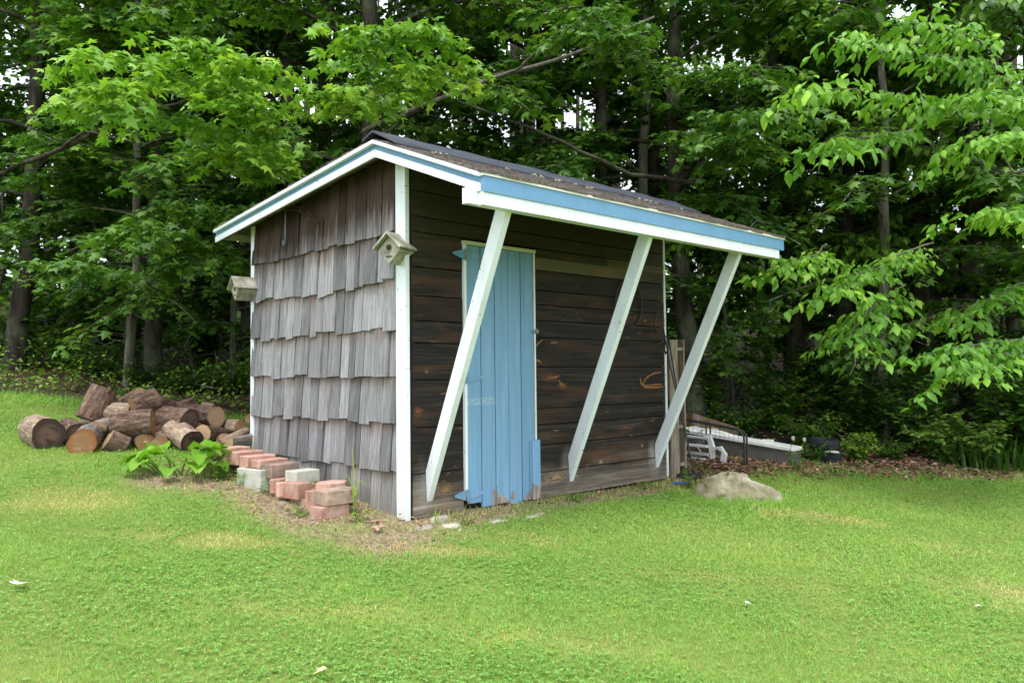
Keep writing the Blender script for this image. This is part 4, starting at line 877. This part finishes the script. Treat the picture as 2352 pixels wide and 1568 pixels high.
# dandelions
for px, py, h, lb, kd in [(326, 1025, .10, 'yellow dandelion flower in front of the low orange faced log', 'y'), (333, 1030, .07, 'lower yellow dandelion flower beside the first', 'y'), (1812, 1080, .30, 'tall dandelion seed head beside the tyres', 's'), (1838, 1080, .29, 'second fluffy seed head leaning near the tyres', 's')]:
    P = gp(px, py+8); z = float(gz(P[0], P[1])); t = thing('dandelion', lb, 'dandelion', (P[0], P[1], z), group='dandelions'); dx = .03 if kd == 's' else 0
    MB().tube([(0, 0, 0), (dx*.5, 0, h*.6), (dx, -dx, h)], .0025, 5).build('stem', M['scrub_leaf'], t)
    m = MB(); 
    r = .013 if kd == 'y' else .017
    for k in range(10):
        a = k*.628; m.add([(dx, -dx, h), (dx+r*math.cos(a), -dx+r*math.sin(a), h+.003), (dx+r*math.cos(a+.5), -dx+r*math.sin(a+.5), h+.003), (dx, -dx, h+.008)], [(0, 1, 2), (3, 2, 1)])
        if kd == 's': m.tube([(dx, -dx, h), (dx+r*math.cos(a)*.8, -dx, h+r*math.sin(a))], [.006, .009], 5)
    m.build('flower_head', M['yellow_petal' if kd == 'y' else 'seed_fluff'], t)
# dead leaves
def litter():
    P = []
    def area(n, f):
        c = 0
        while c < n:
            x, y = f(); P.append((x, y)); c += 1
    def strip():
        px = random.uniform(1550, 2330); py = 1088+(px-1560)*.012+random.gauss(0, 7)+random.uniform(-26, 2); q = gp(px, py); return q[0], q[1]
    area(1700, strip)
    def pile():
        px = random.gauss(1670, 55); py = random.gauss(1072, 9); q = gp(px, py); return q[0], q[1]
    area(1500, pile)
    def pile2():
        px = random.gauss(2090, 75); py = random.gauss(1060, 10); q = gp(px, py); return q[0], q[1]
    area(1300, pile2)
    def woods():
        while True:
            x, y = random.uniform(-8, 9), random.uniform(-4, 14)
            if edge(x, y) > .1: return x, y
    area(9000, woods)
    def bare():
        while True:
            x, y = random.uniform(-1.3, 3), random.uniform(-.6, 2.1)
            if dirt(x, y) > .5 and not (x > 0 and y > 0): return x, y
    area(380, bare)
    def lawn_():
        while True:
            x, y = random.uniform(-4, 6), random.uniform(-3.5, 3)
            if edge(x, y) < 0: return x, y
    area(60, lawn_)
    P = np.array(P); n = len(P); z = gz(P[:, 0], P[:, 1])+rng.uniform(.003, .03, n); S = np.full(n, .042)*rng.uniform(.6, 1.3, n); S[-480:] *= .55
    a = rng.uniform(0, 6.28, n); D = np.stack([np.cos(a), np.sin(a), rng.normal(0, .25, n)], 1)
    V, Fc, r = leaves(np.column_stack([P, z]), D, np.array([0, 0, 1.])+rng.normal(0, .45, (n, 3)), S, 'dead'); tag(link('dead_leaves', mesh_np('dead_leaves', V, Fc, [M['dead_leaf']], r)), 'brown dead leaves strewn along the wood edge and bare dirt', 'leaf litter', kind='stuff')
litter()
def oakleaf(px, py, size, mat, label, rz=0.):
    P = gp(px, py); V, Fc, r = leaves(np.array([[0, -.5*size, 0.]]), np.array([[0, 1., .05]]), np.array([[0, .0, 1.]]), np.array([size]), 'maple'); V[:, 2] += .006+abs(V[:, 0])*.5
    o = link('fallen_leaf', mesh_np('fallen_leaf', V, Fc, [M[mat]], np.full(len(V), .95))); o.location = (P[0], P[1], float(gz(P[0], P[1]))+.018); o.rotation_euler = (-.13, .1, rz); tag(o, label, 'leaf', 'single fallen leaves')
oakleaf(855, 1210, .085, 'dead_leaf', 'brown oak leaf on the dirt below the near corner, left one', 1.); oakleaf(868, 1222, .075, 'dead_leaf', 'brown lobed leaf lying nearest the lawn below the corner', 2.5); oakleaf(845, 1200, .05, 'dead_leaf', 'small brown leaf against the foot of the shingled wall', .3)
oakleaf(50, 1352, .075, 'seed_fluff', 'pale upturned leaf lying alone on the lawn at far left', -.8); oakleaf(735, 1556, .045, 'straw_blade', 'small tan leaf in the foreground lawn', 1.4)
# fallen branches
for pts, r, mt, lb in [([(458, 842, 9.6), (490, 836, 9.7), (530, 838, 9.8), (585, 836, 9.9)], .014, 'birch_bark', 'white birch branch lying on the forest floor left of the shed'), ([(400, 866, 9.2), (450, 862, 9.2), (500, 870, 9.0)], .012, 'birch_bark', 'second pale fallen branch in front of the white one')]:
    m = MB(); Q = [at(*p) for p in pts]; Q = [(q[0], q[1], float(gz(q[0], q[1]))+.03) for q in Q]; m.tube(Q, [r, r*1.1, r, r*.6], 7); o = m.build('fallen_branch', M[mt]); tag(o, lb, 'branch', 'fallen pale branches')
for px, py, lb in ((1370, 1222, 'tiny brown leaf on the lawn in front of the shed'), (160, 1236, 'small reddish leaf on the lawn at left'), (1720, 1396, 'tiny white petal in the right foreground lawn'), (2245, 1402, 'tiny pale fleck in the right lawn')): oakleaf(px, py, .03, 'dead_leaf' if 'brown' in lb or 'red' in lb else 'seed_fluff', lb, px*.7)
m = MB(); q0, q1 = gp(485, 1075), gp(555, 1084); m.tube([(q0[0], q0[1], q0[2]+.05), (q1[0], q1[1], q1[2]+.06)], [.004, .002], 5); o = m.build('dry_twig', M['old_wood']); tag(o, 'thin dry twig lying beside the leafy plant', 'twig')

# ------------------------------------------------------------------ trees
def tree_meshes(seed, H, r0, crown0, nb, blen, leafkind, size, twig, step, mat, barkmat, lean=(0, 0), dens=1.0, sides=8, wide=1.0):
    rs = np.random.default_rng(seed); st = random.Random(seed); f = Foliage(); tr = MB()
    n = 12; T = []
    cx = cy = 0
    for i in range(n+1):
        t = i/n; cx += rs.normal(0, .035)+lean[0]/n; cy += rs.normal(0, .035)+lean[1]/n; T.append(np.array([cx, cy, H*t-.15]))
    T = np.array(T); rad = [r0*(1.25 if i == 0 else 1)*(1-.8*(i/n)**1.1)+.01 for i in range(n+1)]
    tr.tube(T, rad, sides, True, .06)
    for k in range(nb):
        h = crown0+(H*.98-crown0)*((k+.5)/nb)**.9; t = (h-crown0)/(H-crown0); p0 = np.array([np.interp(h, T[:, 2], T[:, j]) for j in range(3)])
        az = k*2.39996+rs.normal(0, .35); L = blen*(1-.62*t**1.6)*rs.uniform(.65, 1.15); up = .25+.55*t+rs.normal(0, .1); d = np.array([math.cos(az), math.sin(az)])*wide
        pts = []; 
        for j in range(7):
            s_ = j/6; pts.append(p0+np.array([d[0]*L*s_, d[1]*L*s_, L*(up*s_-(.55)*s_*s_)])+rs.normal(0, .03, 3)*j/3)
        pts = np.array(pts); rb = max(.006, r0*.28*(1-t*.6)); tr.tube(pts, [rb*(1-.85*j/6)+.003 for j in range(7)], 5, False)
        f.spray(pts, size, twig=twig, step=step, dens=dens, start=.22)
        for j in (2, 3, 4, 5):      # secondary boughs
            for sg in (-1, 1):
                if st.random() < .25: continue
                tn = norm(pts[j]-pts[j-1]); sd_ = norm(np.cross(tn, [0, 0, 1]))*sg; L2 = L*.38*(1-.1*j)*rs.uniform(.7, 1.2); q = np.array([pts[j]+(tn*.7+sd_*.8)*L2*u+np.array([0, 0, L2*(.15*u-.3*u*u)]) for u in (0, .33, .66, 1)])
                tr.tube(q, [rb*.4+.002, rb*.3+.002, .004, .002], 4, False); f.spray(q, size, twig=twig*.8, step=step, dens=dens, start=.1)
    # dead lower twigs
    for k in range(7):
        h = rs.uniform(.3*crown0, crown0*1.1); az = rs.uniform(0, 6.28); p0 = np.array([np.interp(h, T[:, 2], T[:, j]) for j in range(3)]); L = rs.uniform(.3, 1.0)
        tr.tube([p0, p0+np.array([math.cos(az), math.sin(az), .1])*L*.5, p0+np.array([math.cos(az+.3), math.sin(az+.3), -.15])*L], [.010, .006, .002], 4, False)
    return tr.mesh('trunk', M[barkmat]), f.mesh('crown', leafkind, M[mat])
EDGE_V = [tree_meshes(11, 8.5, .10, 1.4, 30, 2.4, 'maple', .105, .36, .095, 'maple_leaf', 'dark_bark'),
          tree_meshes(12, 9.5, .115, 1.6, 30, 2.6, 'maple', .105, .38, .10, 'maple_leaf', 'dark_bark', (.3, -.2)),
          tree_meshes(13, 7.0, .055, 1.1, 26, 1.9, 'maple', .095, .30, .10, 'maple_leaf', 'grey_bark', (-.3, .2)),
          tree_meshes(14, 9.0, .14, 1.5, 28, 2.4, 'ash', .12, .36, .105, 'maple_leaf', 'dark_bark')]
MID_V = [tree_meshes(21, 11, .10, 2.0, 19, 2.5, 'maple_low', .125, .42, .15, 'shade_leaf', 'dark_bark', sides=7),
         tree_meshes(22, 12, .12, 2.6, 19, 2.7, 'maple_low', .125, .42, .15, 'shade_leaf', 'dark_bark', (.5, .3), sides=7),
         tree_meshes(23, 9, .05, 1.2, 20, 1.9, 'maple_low', .115, .40, .14, 'maple_leaf', 'grey_bark', (-.2, .5), sides=6)]
def place_tree(name, var, x, d, s, rz, label, group=None, cat='tree'):
    global PLACEX; PLACEX = x
    P = C+(rayv(x, 784))*d; z = float(gz(P[0], P[1])); t = thing(name, label, cat, (P[0], P[1], z), (0, 0, rz), group)
    t.scale = (s, s, s); a = link('trunk', var[0], None, t); b = link('crown', var[1], None, t); return t, P, z
E_, Mv = EDGE_V, MID_V
TREES = [  # var, display x, depth, scale, rot, label
 (E_[1], 30, 9.6, 1.0, .3, 'dark leafy maple at the far left edge of the picture'),
 (E_[2], 158, 11.0, 1.15, 1.0, 'thin pale trunked maple in the clearing at far left'),
 (E_[0], 362, 9.2, .95, 2.0, 'dark straight maple trunk behind the log pile'),
 (E_[2], 378, 9.9, 1.1, 4.0, 'slim grey trunk just right of the dark maple behind the logs'),
 (E_[2], 300, 9.0, .85, 5.3, 'slender sapling leaning left of the dark maple behind the logs'),
 (E_[1], 577, 9.8, .95, 1.2, 'dark maple trunk directly left of the shed corner'),
 (E_[0], 690, 10.0, 1.05, 3.3, 'maple rising behind the left slope of the shed roof'),
 (E_[1], 835, 9.3, 1.05, 5.0, 'thick maple trunk directly behind the roof ridge'),
 (E_[2], 1225, 10.5, 1.2, 2.2, 'pale slim trunk behind the middle of the roof'),
 (E_[0], 1370, 9.8, 1.0, .4, 'maple behind the roof between two pale trunks'),
 (E_[2], 1490, 10.0, 1.2, 3.1, 'slim dark trunk above the right half of the roof'),
 (E_[1], 1600, 9.3, 1.0, 2.7, 'broad dark maple trunk above the right end of the roof'),
 (E_[3], 1800, 10.2, 1.1, 1.0, 'tall ash trunk right of the shed roof end'),
 (E_[0], 1935, 9.9, 1.0, 5.6, 'maple trunk behind the black tyres'),
 (E_[2], 2035, 8.9, 1.0, 3.6, 'thin sapling trunk among bushes right of the tyres'),
 (E_[3], 2140, 9.7, 1.0, 4.4, 'lichen spotted ash left of the biggest right hand trunk'),
 (E_[1], 2250, 9.2, 1.25, .9, 'thickest trunk near the right edge of the picture'),
 (E_[3], 2420, 8.6, .95, 2.4, 'ash just beyond the right edge with leaves hanging in'),
]
placed = []
for v, x, d, s, rz, lb in TREES: placed.append(place_tree('maple_tree' if v is not E_[3] else 'ash_tree', v, x, d, s, rz, lb, 'trees along the wood edge'))
NAMES_ = ['far left maple', 'thin pale trunk at far left', 'dark maple behind the logs', 'slim grey trunk behind the logs', 'leaning sapling behind the logs', 'maple at the shed corner', 'maple behind the left roof slope', 'thick maple behind the ridge', 'pale slim trunk behind the roof', 'maple behind mid roof', 'slim dark trunk over the roof', 'broad maple at the roof end', 'tall ash right of the roof', 'maple behind the tyres', 'thin sapling in the bushes', 'lichen spotted ash', 'thickest right hand trunk', 'ash at the right edge']
k = 0; used = set()
for row, (d0, nn) in enumerate(((11.8, 10), (14, 10), (17, 9))):
    for i in range(nn):
        x = -150+2650*(i+.5)/nn+random.uniform(-90, 90); d = d0+random.uniform(-.8, .9); near = sorted(range(18), key=lambda j: abs(TREES[j][1]-x))
        for j in near:
            side = 'left of' if x < TREES[j][1] else 'right of'; lb = ['shaded tree in the second row, just %s the %s', 'dark tree in the third row, %s the %s', 'dim tree deep in the wood, %s the %s'][row] % (side, NAMES_[j])
            if lb not in used: break
        used.add(lb); place_tree('forest_tree', Mv[(k*2+row) % 3], x, d, random.uniform(.9, 1.15), random.uniform(0, 6.28), lb, 'deeper trees of the wood'); k += 1
SAP = [tree_meshes(31, 3.2, .022, .35, 20, 1.0, 'maple', .085, .24, .085, 'maple_leaf', 'grey_bark', (.2, .1), sides=6), tree_meshes(32, 4.2, .028, .5, 22, 1.25, 'maple', .09, .28, .095, 'maple_leaf', 'grey_bark', (-.3, .2), sides=6)]
for i, (x, d, sc_, lb) in enumerate([(-20, 10.4, 1.0, 'leafy sapling at the far left edge of the clearing'), (95, 11.4, 1.1, 'leafy sapling between the far left maple and the thin pale trunk'), (225, 10.6, 1.15, 'bright sapling right of the thin pale trunk'), (300, 10.8, .95, 'sapling with low leaves behind the tallest log chunk'),
        (450, 10.6, 1.1, 'leafy sapling behind the fallen white branch'), (520, 9.6, 1.1, 'sapling between the slim grey trunk and the shed'), (640, 10.4, 1.1, 'sapling hidden partly by the left roof edge'), (1600, 10.2, .9, 'sapling seen under the roof end between the braces'), (1690, 9.7, .9, 'sapling behind the right brace'), (1790, 10.4, 1.0, 'sapling behind the grey float'),
        (1880, 10.8, 1.1, 'sapling deep behind the tyres'), (1985, 10.6, 1.1, 'leafy sapling between the tyres and the lichen spotted ash'), (2090, 10.3, 1.0, 'sapling just left of the lichen spotted ash'), (2190, 9.6, .95, 'sapling between the lichen spotted ash and the thickest trunk'), (2330, 9.3, 1.0, 'sapling right of the thickest trunk'), (2420, 9.0, .9, 'sapling cut by the right edge of the picture')]):
    place_tree('sapling', SAP[i % 2], x, d, sc_, random.uniform(0, 6.28), lb, 'saplings under the wood edge')
# leafy boughs of the edge trees reaching out over the lawn
LEAFLEFT = {}; _LD = {}
def leaf_data(kind, mat, lv):
    if (kind, mat, lv) not in _LD:
        T_, Ft = template(kind); _LD[(kind, mat, lv)] = mesh_np('leaf', T_, Ft, [M[mat]], np.full(len(T_), .15+lv*.23))
    return _LD[(kind, mat, lv)]
BOUGHS = {}
def bough(tree, paths, kind, size, mat, twig=.22, rad=.010, barkmat='grey_bark'):
    ash = kind == 'ash'; size *= .82 if ash else .95; k_ = .8 if ash else .66
    t = tree[0]; inv = (Matrix.Translation(t.location) @ Matrix.Rotation(t.rotation_euler.z, 4, 'Z') @ Matrix.Scale(t.scale[0], 4)).inverted()
    for pth in paths:
        f = Foliage(); m = MB(); Q = np.array([at(*p) for p in pth]); n = 14; tt = np.linspace(0, len(Q)-1, n); Q = np.stack([np.interp(tt, range(len(Q)), Q[:, j]) for j in range(3)], 1)
        Q = Q+np.cumsum(rng.normal(0, .012, Q.shape), axis=0); m.tube(Q, [rad*(1-.8*i/n)+.001 for i in range(n)], 5, False)
        f.spray(Q, size, twig=twig*1.15, step=size*k_, start=.22, droop=.6 if ash else .45, dens=1.15, flat=.35)
        for j in ((5, 9, 12) if ash else (4, 7, 10, 12)):     # forked twigs
            for sg in (-1, 1):
                tn = norm(Q[j]-Q[j-1]); sd_ = norm(np.cross(tn, [0, 0, 1]))*sg; L2 = twig*rng.uniform(1.1, 2.0); q = np.array([Q[j]+(tn*.6+sd_*.8)*L2*u+np.array([0, 0, L2*(rng.uniform(-.1, .3)*u-.3*u*u)]) for u in (0, .33, .66, 1)])
                f.spray(q, size, twig=twig*.7, step=size*.7, start=.1, droop=.45, dens=1.2, flat=.35)
        o = link('bough', m.mesh('bough', M[barkmat]), None, t); o.matrix_parent_inverse = inv
        P, D, N, S, r_ = (np.concatenate(q) for q in (f.P, f.D, f.N, f.S, f.r))
        V_ = P-C; dz = V_ @ _f; px = 1176+F*(V_ @ R_)/dz; py = 784-F*(V_ @ U_)/dz; seen = (px > 0) & (px < 2352) & (py > 0) & (py < 1568)
        left = LEAFLEFT.setdefault(t.name, 300); share = min(left, max(12, 300//BOUGHS[t.name])); order = np.argsort(-(S/dz)*seen)[:share]; LEAFLEFT[t.name] = left-len(order)
        D1 = norm(D); X1_ = norm(np.cross(D1, N)); Z1 = np.cross(X1_, D1)
        for i in order:
            lf = bpy.data.objects.new('leaf', leaf_data(kind, mat, int(np.clip(r_[i]*4, 0, 3)))); COL.objects.link(lf); lf.parent = o
            lf.matrix_basis = Matrix([[X1_[i][a]*S[i], D1[i][a]*S[i], Z1[i][a]*S[i], P[i][a]] for a in range(3)]+[[0, 0, 0, 1]])
        kp = np.ones(len(P), bool); kp[order] = False; V, Fc, rr = leaves(P[kp], D[kp], N[kp], S[kp], kind, r_[kp])
        tag(link('leaf_spray', mesh_np('leaf_spray', V, Fc, [M[mat]], rr), None, o), kind='stuff')
T = placed
for j_, n_ in ((6, 7), (7, 4), (4, 4), (11, 4), (17, 10), (15, 3)): BOUGHS[T[j_][0].name] = n_
bough(T[6], [[(690, 330, 8), (560, 230, 7), (420, 180, 6.2), (300, 130, 5.6), (190, 120, 5.3)], [(640, 380, 7.6), (520, 300, 6.6), (380, 270, 6.0), (240, 255, 5.6)], [(560, 230, 7), (500, 150, 6.2), (440, 95, 5.7)], [(640, 400, 7.4), (600, 310, 6.4), (560, 230, 5.8)],
              [(680, 420, 7.4), (600, 380, 6.6), (510, 340, 6.0)], [(420, 180, 6.2), (350, 200, 5.8), (230, 200, 5.4)], [(520, 200, 6.6), (560, 170, 6.1), (610, 150, 5.8)]], 'maple', .100, 'lit_leaf')
bough(T[7], [[(880, 300, 8), (860, 220, 6.9), (820, 130, 6.2), (800, 70, 5.8)], [(860, 230, 7), (930, 190, 6.4), (1000, 190, 6.0)], [(840, 150, 6.4), (900, 80, 6.0), (1000, 70, 5.8)], [(870, 260, 7), (790, 220, 6.3), (740, 200, 6.0)]], 'maple', .095, 'lit_leaf')
bough(T[4], [[(520, 620, 8), (430, 560, 7.4), (340, 520, 6.9), (270, 520, 6.6)], [(640, 560, 8), (560, 500, 7.4), (520, 470, 7.0)], [(300, 640, 8), (200, 600, 7.2), (100, 590, 6.8)], [(560, 620, 8), (480, 590, 7.2), (420, 600, 7)]], 'maple', .095, 'maple_leaf', .28)
bough(T[11], [[(1600, 330, 8), (1660, 260, 7.2), (1720, 270, 6.8), (1780, 260, 6.4)], [(1600, 420, 8), (1680, 330, 7.2), (1640, 290, 6.8)], [(1560, 250, 8), (1450, 90, 7), (1430, 40, 6.6)], [(1500, 120, 8), (1340, 40, 7), (1290, 50, 6.7)]], 'maple', .095, 'maple_leaf')
bough(T[17], [[(2420, 200, 7.30), (2250, 150, 6.30), (2060, 120, 5.70), (1900, 90, 5.40)], [(2300, 120, 6.50), (2160, 70, 5.90), (2060, 50, 5.60)], [(2250, 230, 7.10), (2080, 230, 6.10), (1940, 210, 5.60), (1820, 210, 5.30)], [(2100, 300, 6.90), (1980, 310, 5.90), (1870, 320, 5.50)]], 'ash', .115, 'ash_leaf', .19)
bough(T[17], [[(2480, 260, 6.70), (2330, 230, 6.00), (2210, 230, 5.70)], [(2480, 330, 6.70), (2360, 320, 5.90), (2230, 350, 5.60)], [(2480, 520, 6.70), (2370, 500, 6.00), (2260, 510, 5.70)]], 'ash', .105, 'ash_leaf', .22)
bough(T[17], [[(2480, 760, 6.70), (2340, 780, 6.20), (2210, 810, 5.90), (2130, 840, 5.80)], [(2400, 820, 6.50), (2280, 840, 6.00), (2190, 860, 5.80)], [(2480, 640, 7.00), (2360, 660, 6.70), (2200, 740, 6.40)]], 'ash', .105, 'ash_leaf', .2)
bough(T[15], [[(2140, 560, 8), (2040, 600, 7), (1960, 640, 6.4), (1910, 690, 6.1)], [(2080, 650, 7.5), (2000, 690, 6.6), (1950, 760, 6.2)], [(1900, 560, 8), (1840, 610, 7.2), (1780, 640, 7.0)]], 'ash', .11, 'ash_leaf', .24)
# long bare dark limbs
def limb(tree, pts, r, mat='dark_bark'):
    t = tree[0]; Q = [at(*p) for p in pts]; inv = (Matrix.Translation(t.location) @ Matrix.Rotation(t.rotation_euler.z, 4, 'Z') @ Matrix.Scale(t.scale[0], 4)).inverted()
    n = 16; Qa = np.array(Q); tt = np.linspace(0, len(Q)-1, n); Qa = np.stack([np.interp(tt, range(len(Q)), Qa[:, j]) for j in range(3)], 1)+rng.normal(0, .008, (n, 3))
    o = link('limb', MB().tube(Qa, [r*(1-.75*i/n)+.002 for i in range(n)], 7).mesh('limb', M[mat]), None, t); o.matrix_parent_inverse = inv
limb(T[7], [(835, 300, 9.2), (1000, 230, 8.2), (1160, 170, 7.6), (1330, 120, 7.2), (1500, 40, 7)], .030, 'grey_bark')
limb(T[7], [(1120, 190, 7.8), (1200, 150, 7.4), (1300, 60, 7.2)], .016, 'grey_bark'); limb(T[11], [(1600, 420, 9), (1450, 400, 8.4), (1250, 310, 8), (1050, 230, 8)], .028)
limb(T[7], [(850, 330, 9), (1050, 190, 8.3), (1180, 160, 8)], .02); limb(T[0], [(-60, 420, 8.5), (120, 350, 7.8), (300, 270, 7.5), (430, 230, 7.4)], .026); limb(T[0], [(120, 350, 7.8), (200, 300, 7.6), (330, 330, 7.3)], .016)
limb(T[16], [(2250, 560, 8.8), (2120, 600, 8.2), (2030, 640, 8)], .012, 'grey_bark'); limb(T[17], [(2420, 420, 8), (2330, 400, 7.4), (2290, 330, 7.2)], .014, 'grey_bark')

# shrubs at the wood edge
def shrub_mesh(seed, h, wdt, size, n, mat, kind='maple_low'):
    rs = np.random.default_rng(seed); f = Foliage(); st = MB()
    for k in range(n):
        az = k*2.4+rs.normal(0, .3); L = wdt*rs.uniform(.3, 1); top = h*rs.uniform(.5, 1.05); pts = np.array([(0, 0, -.03), (math.cos(az)*L*.35, math.sin(az)*L*.35, top*.55), (math.cos(az)*L*.75, math.sin(az)*L*.75, top*.9), (math.cos(az)*L, math.sin(az)*L, top)])
        st.tube(pts, [.008, .006, .004, .002], 4, False); f.spray(pts, size, twig=.16, step=size*.8, start=.15, droop=.35)
    return st.mesh('stem', M['dark_bark']), f.mesh('foliage', kind, M[mat])
SH = [shrub_mesh(41, .55, .45, .055, 22, 'scrub_leaf'), shrub_mesh(42, .9, .55, .06, 26, 'maple_leaf'), shrub_mesh(43, .4, .5, .05, 22, 'maple_leaf', 'simple'), shrub_mesh(44, 1.3, .6, .07, 24, 'maple_leaf')]
def shrub(v, x, d, s, label, group='shrubs at the wood edge'):
    P = C+rayv(x, 784)*d; t = thing('shrub', label, 'shrub', (P[0], P[1], float(gz(P[0], P[1]))), (0, 0, random.uniform(0, 6.28)), group); t.scale = (s, s, s); link('stem', SH[v][0], None, t); link('foliage', SH[v][1], None, t)
for v, x, d, s, lb in [(0, 40, 10.6, 1.2, 'bright low shrub at the far left lawn edge'), (0, 150, 10.0, 1.0, 'small bright shrub before the pale trunk at far left'), (2, 230, 9.4, 1.0, 'low spreading shrub behind the tall log chunk'), (2, 330, 8.9, .8, 'dark low shrub behind the top of the log pile'), (2, 430, 8.7, .8, 'low dark shrub behind the logs near the shed'), (2, 530, 8.9, .9, 'low shrub between the log pile and the shed corner'),
        (1, 100, 11.8, 1.2, 'taller shrub deeper behind the far left clearing'), (1, 250, 11.5, 1.2, 'shaded shrub beyond the clearing left of the dark trunk'), (1, 470, 11, 1.1, 'shaded shrub beyond the white fallen branch'),
        (1, 1620, 9.3, .8, 'dim shrub behind the wire panel'), (2, 1700, 8.8, .9, 'low shrub behind the tan plywood'), (1, 1780, 9.2, .9, 'dark shrub behind the grey float'), (2, 1860, 8.4, .9, 'small shrub left of the tyres'), (2, 1862, 7.55, .45, 'tiny green shrub touching the left side of the tyres'), (0, 1960, 7.75, .5, 'small green shrub touching the right side of the tyres'), (1, 1990, 8.8, .9, 'dark shrub behind the tyres'),
        (1, 2080, 8.4, .95, 'upright green shrub right of the tyres'), (0, 2150, 8.0, .9, 'bright leafy shrub at the leaf litter edge'), (3, 2120, 8.9, .9, 'tall shrub rising behind the bright one'), (0, 2230, 7.9, .85, 'leafy shrub before the thickest trunk'), (1, 2300, 8.3, 1.0, 'dark shrub at the right edge behind the strap leaves'), (1, 2400, 8.0, 1.1, 'shrub cut by the right edge of the picture'), (3, 2330, 8.9, .9, 'tall shaded shrub behind the strap leaves'), (3, 1900, 9.5, .9, 'tall dim shrub deep behind the tyres'), (2, 2040, 7.9, .6, 'low creeping shrub over the dead leaves')]: shrub(v, x, d, s, lb)
# strap-leaved clump, right edge
P = gp(2275, 1080); t = thing('strap_leaf_clump', 'clump of long dark strap leaves at the right edge of the lawn', 'plant', (P[0], P[1], float(gz(P[0], P[1]))))
for i in range(75):
    ox, oy = random.gauss(0, .22), random.gauss(0, .08); a = random.uniform(0, 6.28); h = random.uniform(.25, .48); ln = random.uniform(.06, .25); dx, dy = math.cos(a), math.sin(a); bx, by = ox*math.sin(YAW)+oy*math.cos(YAW), -ox*math.cos(YAW)+oy*math.sin(YAW); V = []
    for j in range(5): s_ = j/4; wv = .011*(1-s_**2)+.001; V += [(bx+dx*ln*s_**2-dy*wv, by+dy*ln*s_**2+dx*wv, h*(s_-.28*s_*s_)), (bx+dx*ln*s_**2+dy*wv, by+dy*ln*s_**2-dx*wv, h*(s_-.28*s_*s_))]
    MB().add(V, [(2*j, 2*j+1, 2*j+3, 2*j+2) for j in range(4)], True).build('strap_leaf', M['maple_leaf'], t)

# undergrowth and the far wood
def undergrowth():
    n = 60000; x = rng.uniform(-11, 13, n); y = rng.uniform(-7, 17, n); e = edge(x, y); k = (e > .15) & (e < 9) & (rng.random(n) < .25+.75*(wob(x*.6, y*.6) > .45)); x, y, e = x[k], y[k], e[k]; n = len(x)
    P = np.stack([x, y, gz(x, y)+rng.random(n)**1.6*np.clip(.1+e*.12, 0, .6)+.02], 1); f = Foliage(); f.scatter(P, .055, .5); tag(link('undergrowth', f.mesh('undergrowth', 'simple', M['maple_leaf'])), 'low green undergrowth covering the forest floor', 'undergrowth', kind='stuff')
undergrowth()
def scrub():
    n = 26000; x = rng.uniform(-7, 2.2, n); y = rng.uniform(2.6, 11, n); e = edge(x, y); k = (e > .12) & (e < 4.2) & (rng.random(n) < .15+.85*(wob(x*.8, y*.8) > .42)); x, y, e = x[k], y[k], e[k]; n = len(x)
    P = np.stack([x, y, gz(x, y)+rng.random(n)**1.5*np.where(wob(x*.5+3, y*.6) > .55, .42, .12)+.02], 1); f = Foliage(); f.scatter(P, .05, .45); tag(link('scrub', f.mesh('scrub', 'simple', M['scrub_leaf'])), 'bright low weeds along the clearing edge behind the log pile', 'undergrowth', kind='stuff')
scrub()
def far_wood():
    f = Foliage(); n = 80000; d = rng.uniform(19, 40, n); a = rng.uniform(-.78, .78, n); dirv = np.stack([math.cos(YAW)+np.tan(a)*math.sin(YAW), math.sin(YAW)-np.tan(a)*math.cos(YAW)], 1); XY = C[:2]+dirv*d[:, None]
    g0 = gz(XY[:, 0], XY[:, 1]); h = rng.random(n)**1.4*14; P = np.column_stack([XY, g0+h]); cl = np.sin(XY[:, 0]*1.1+h)+np.sin(XY[:, 1]*1.3-h*.8)+np.sin(h*1.7+XY[:, 0]*.6); P = P[(cl+rng.normal(0, .5, n) > -.7) & (rng.random(n) > np.clip((h-2)/5, 0, .86))]
    f.scatter(P, .36, .7); V, Fc, r = f.arrays('simple'); me = mesh_np('distant_wood', V, Fc, [M['shade_leaf']], r); tag(link('distant_wood', me), 'mass of distant trees closing the view through the wood', 'woodland', kind='stuff')
    m = MB()
    for i in range(110):
        a_ = rng.uniform(-.75, .75); d_ = rng.uniform(18, 36); q = C[:2]+np.array([math.cos(YAW)+math.tan(a_)*math.sin(YAW), math.sin(YAW)-math.tan(a_)*math.cos(YAW)])*d_; z = float(gz(*q)); r_ = rng.uniform(.06, .17); m.tube([(q[0], q[1], z-.2), (q[0]+rng.normal(0, .3), q[1], z+6), (q[0]+rng.normal(0, .6), q[1], z+14)], [r_, r_*.8, r_*.4], 6, False)
    tag(m.build('distant_trunks', M['dark_bark']), 'thin dark trunks crowded far back in the wood', 'woodland', kind='stuff')
far_wood()
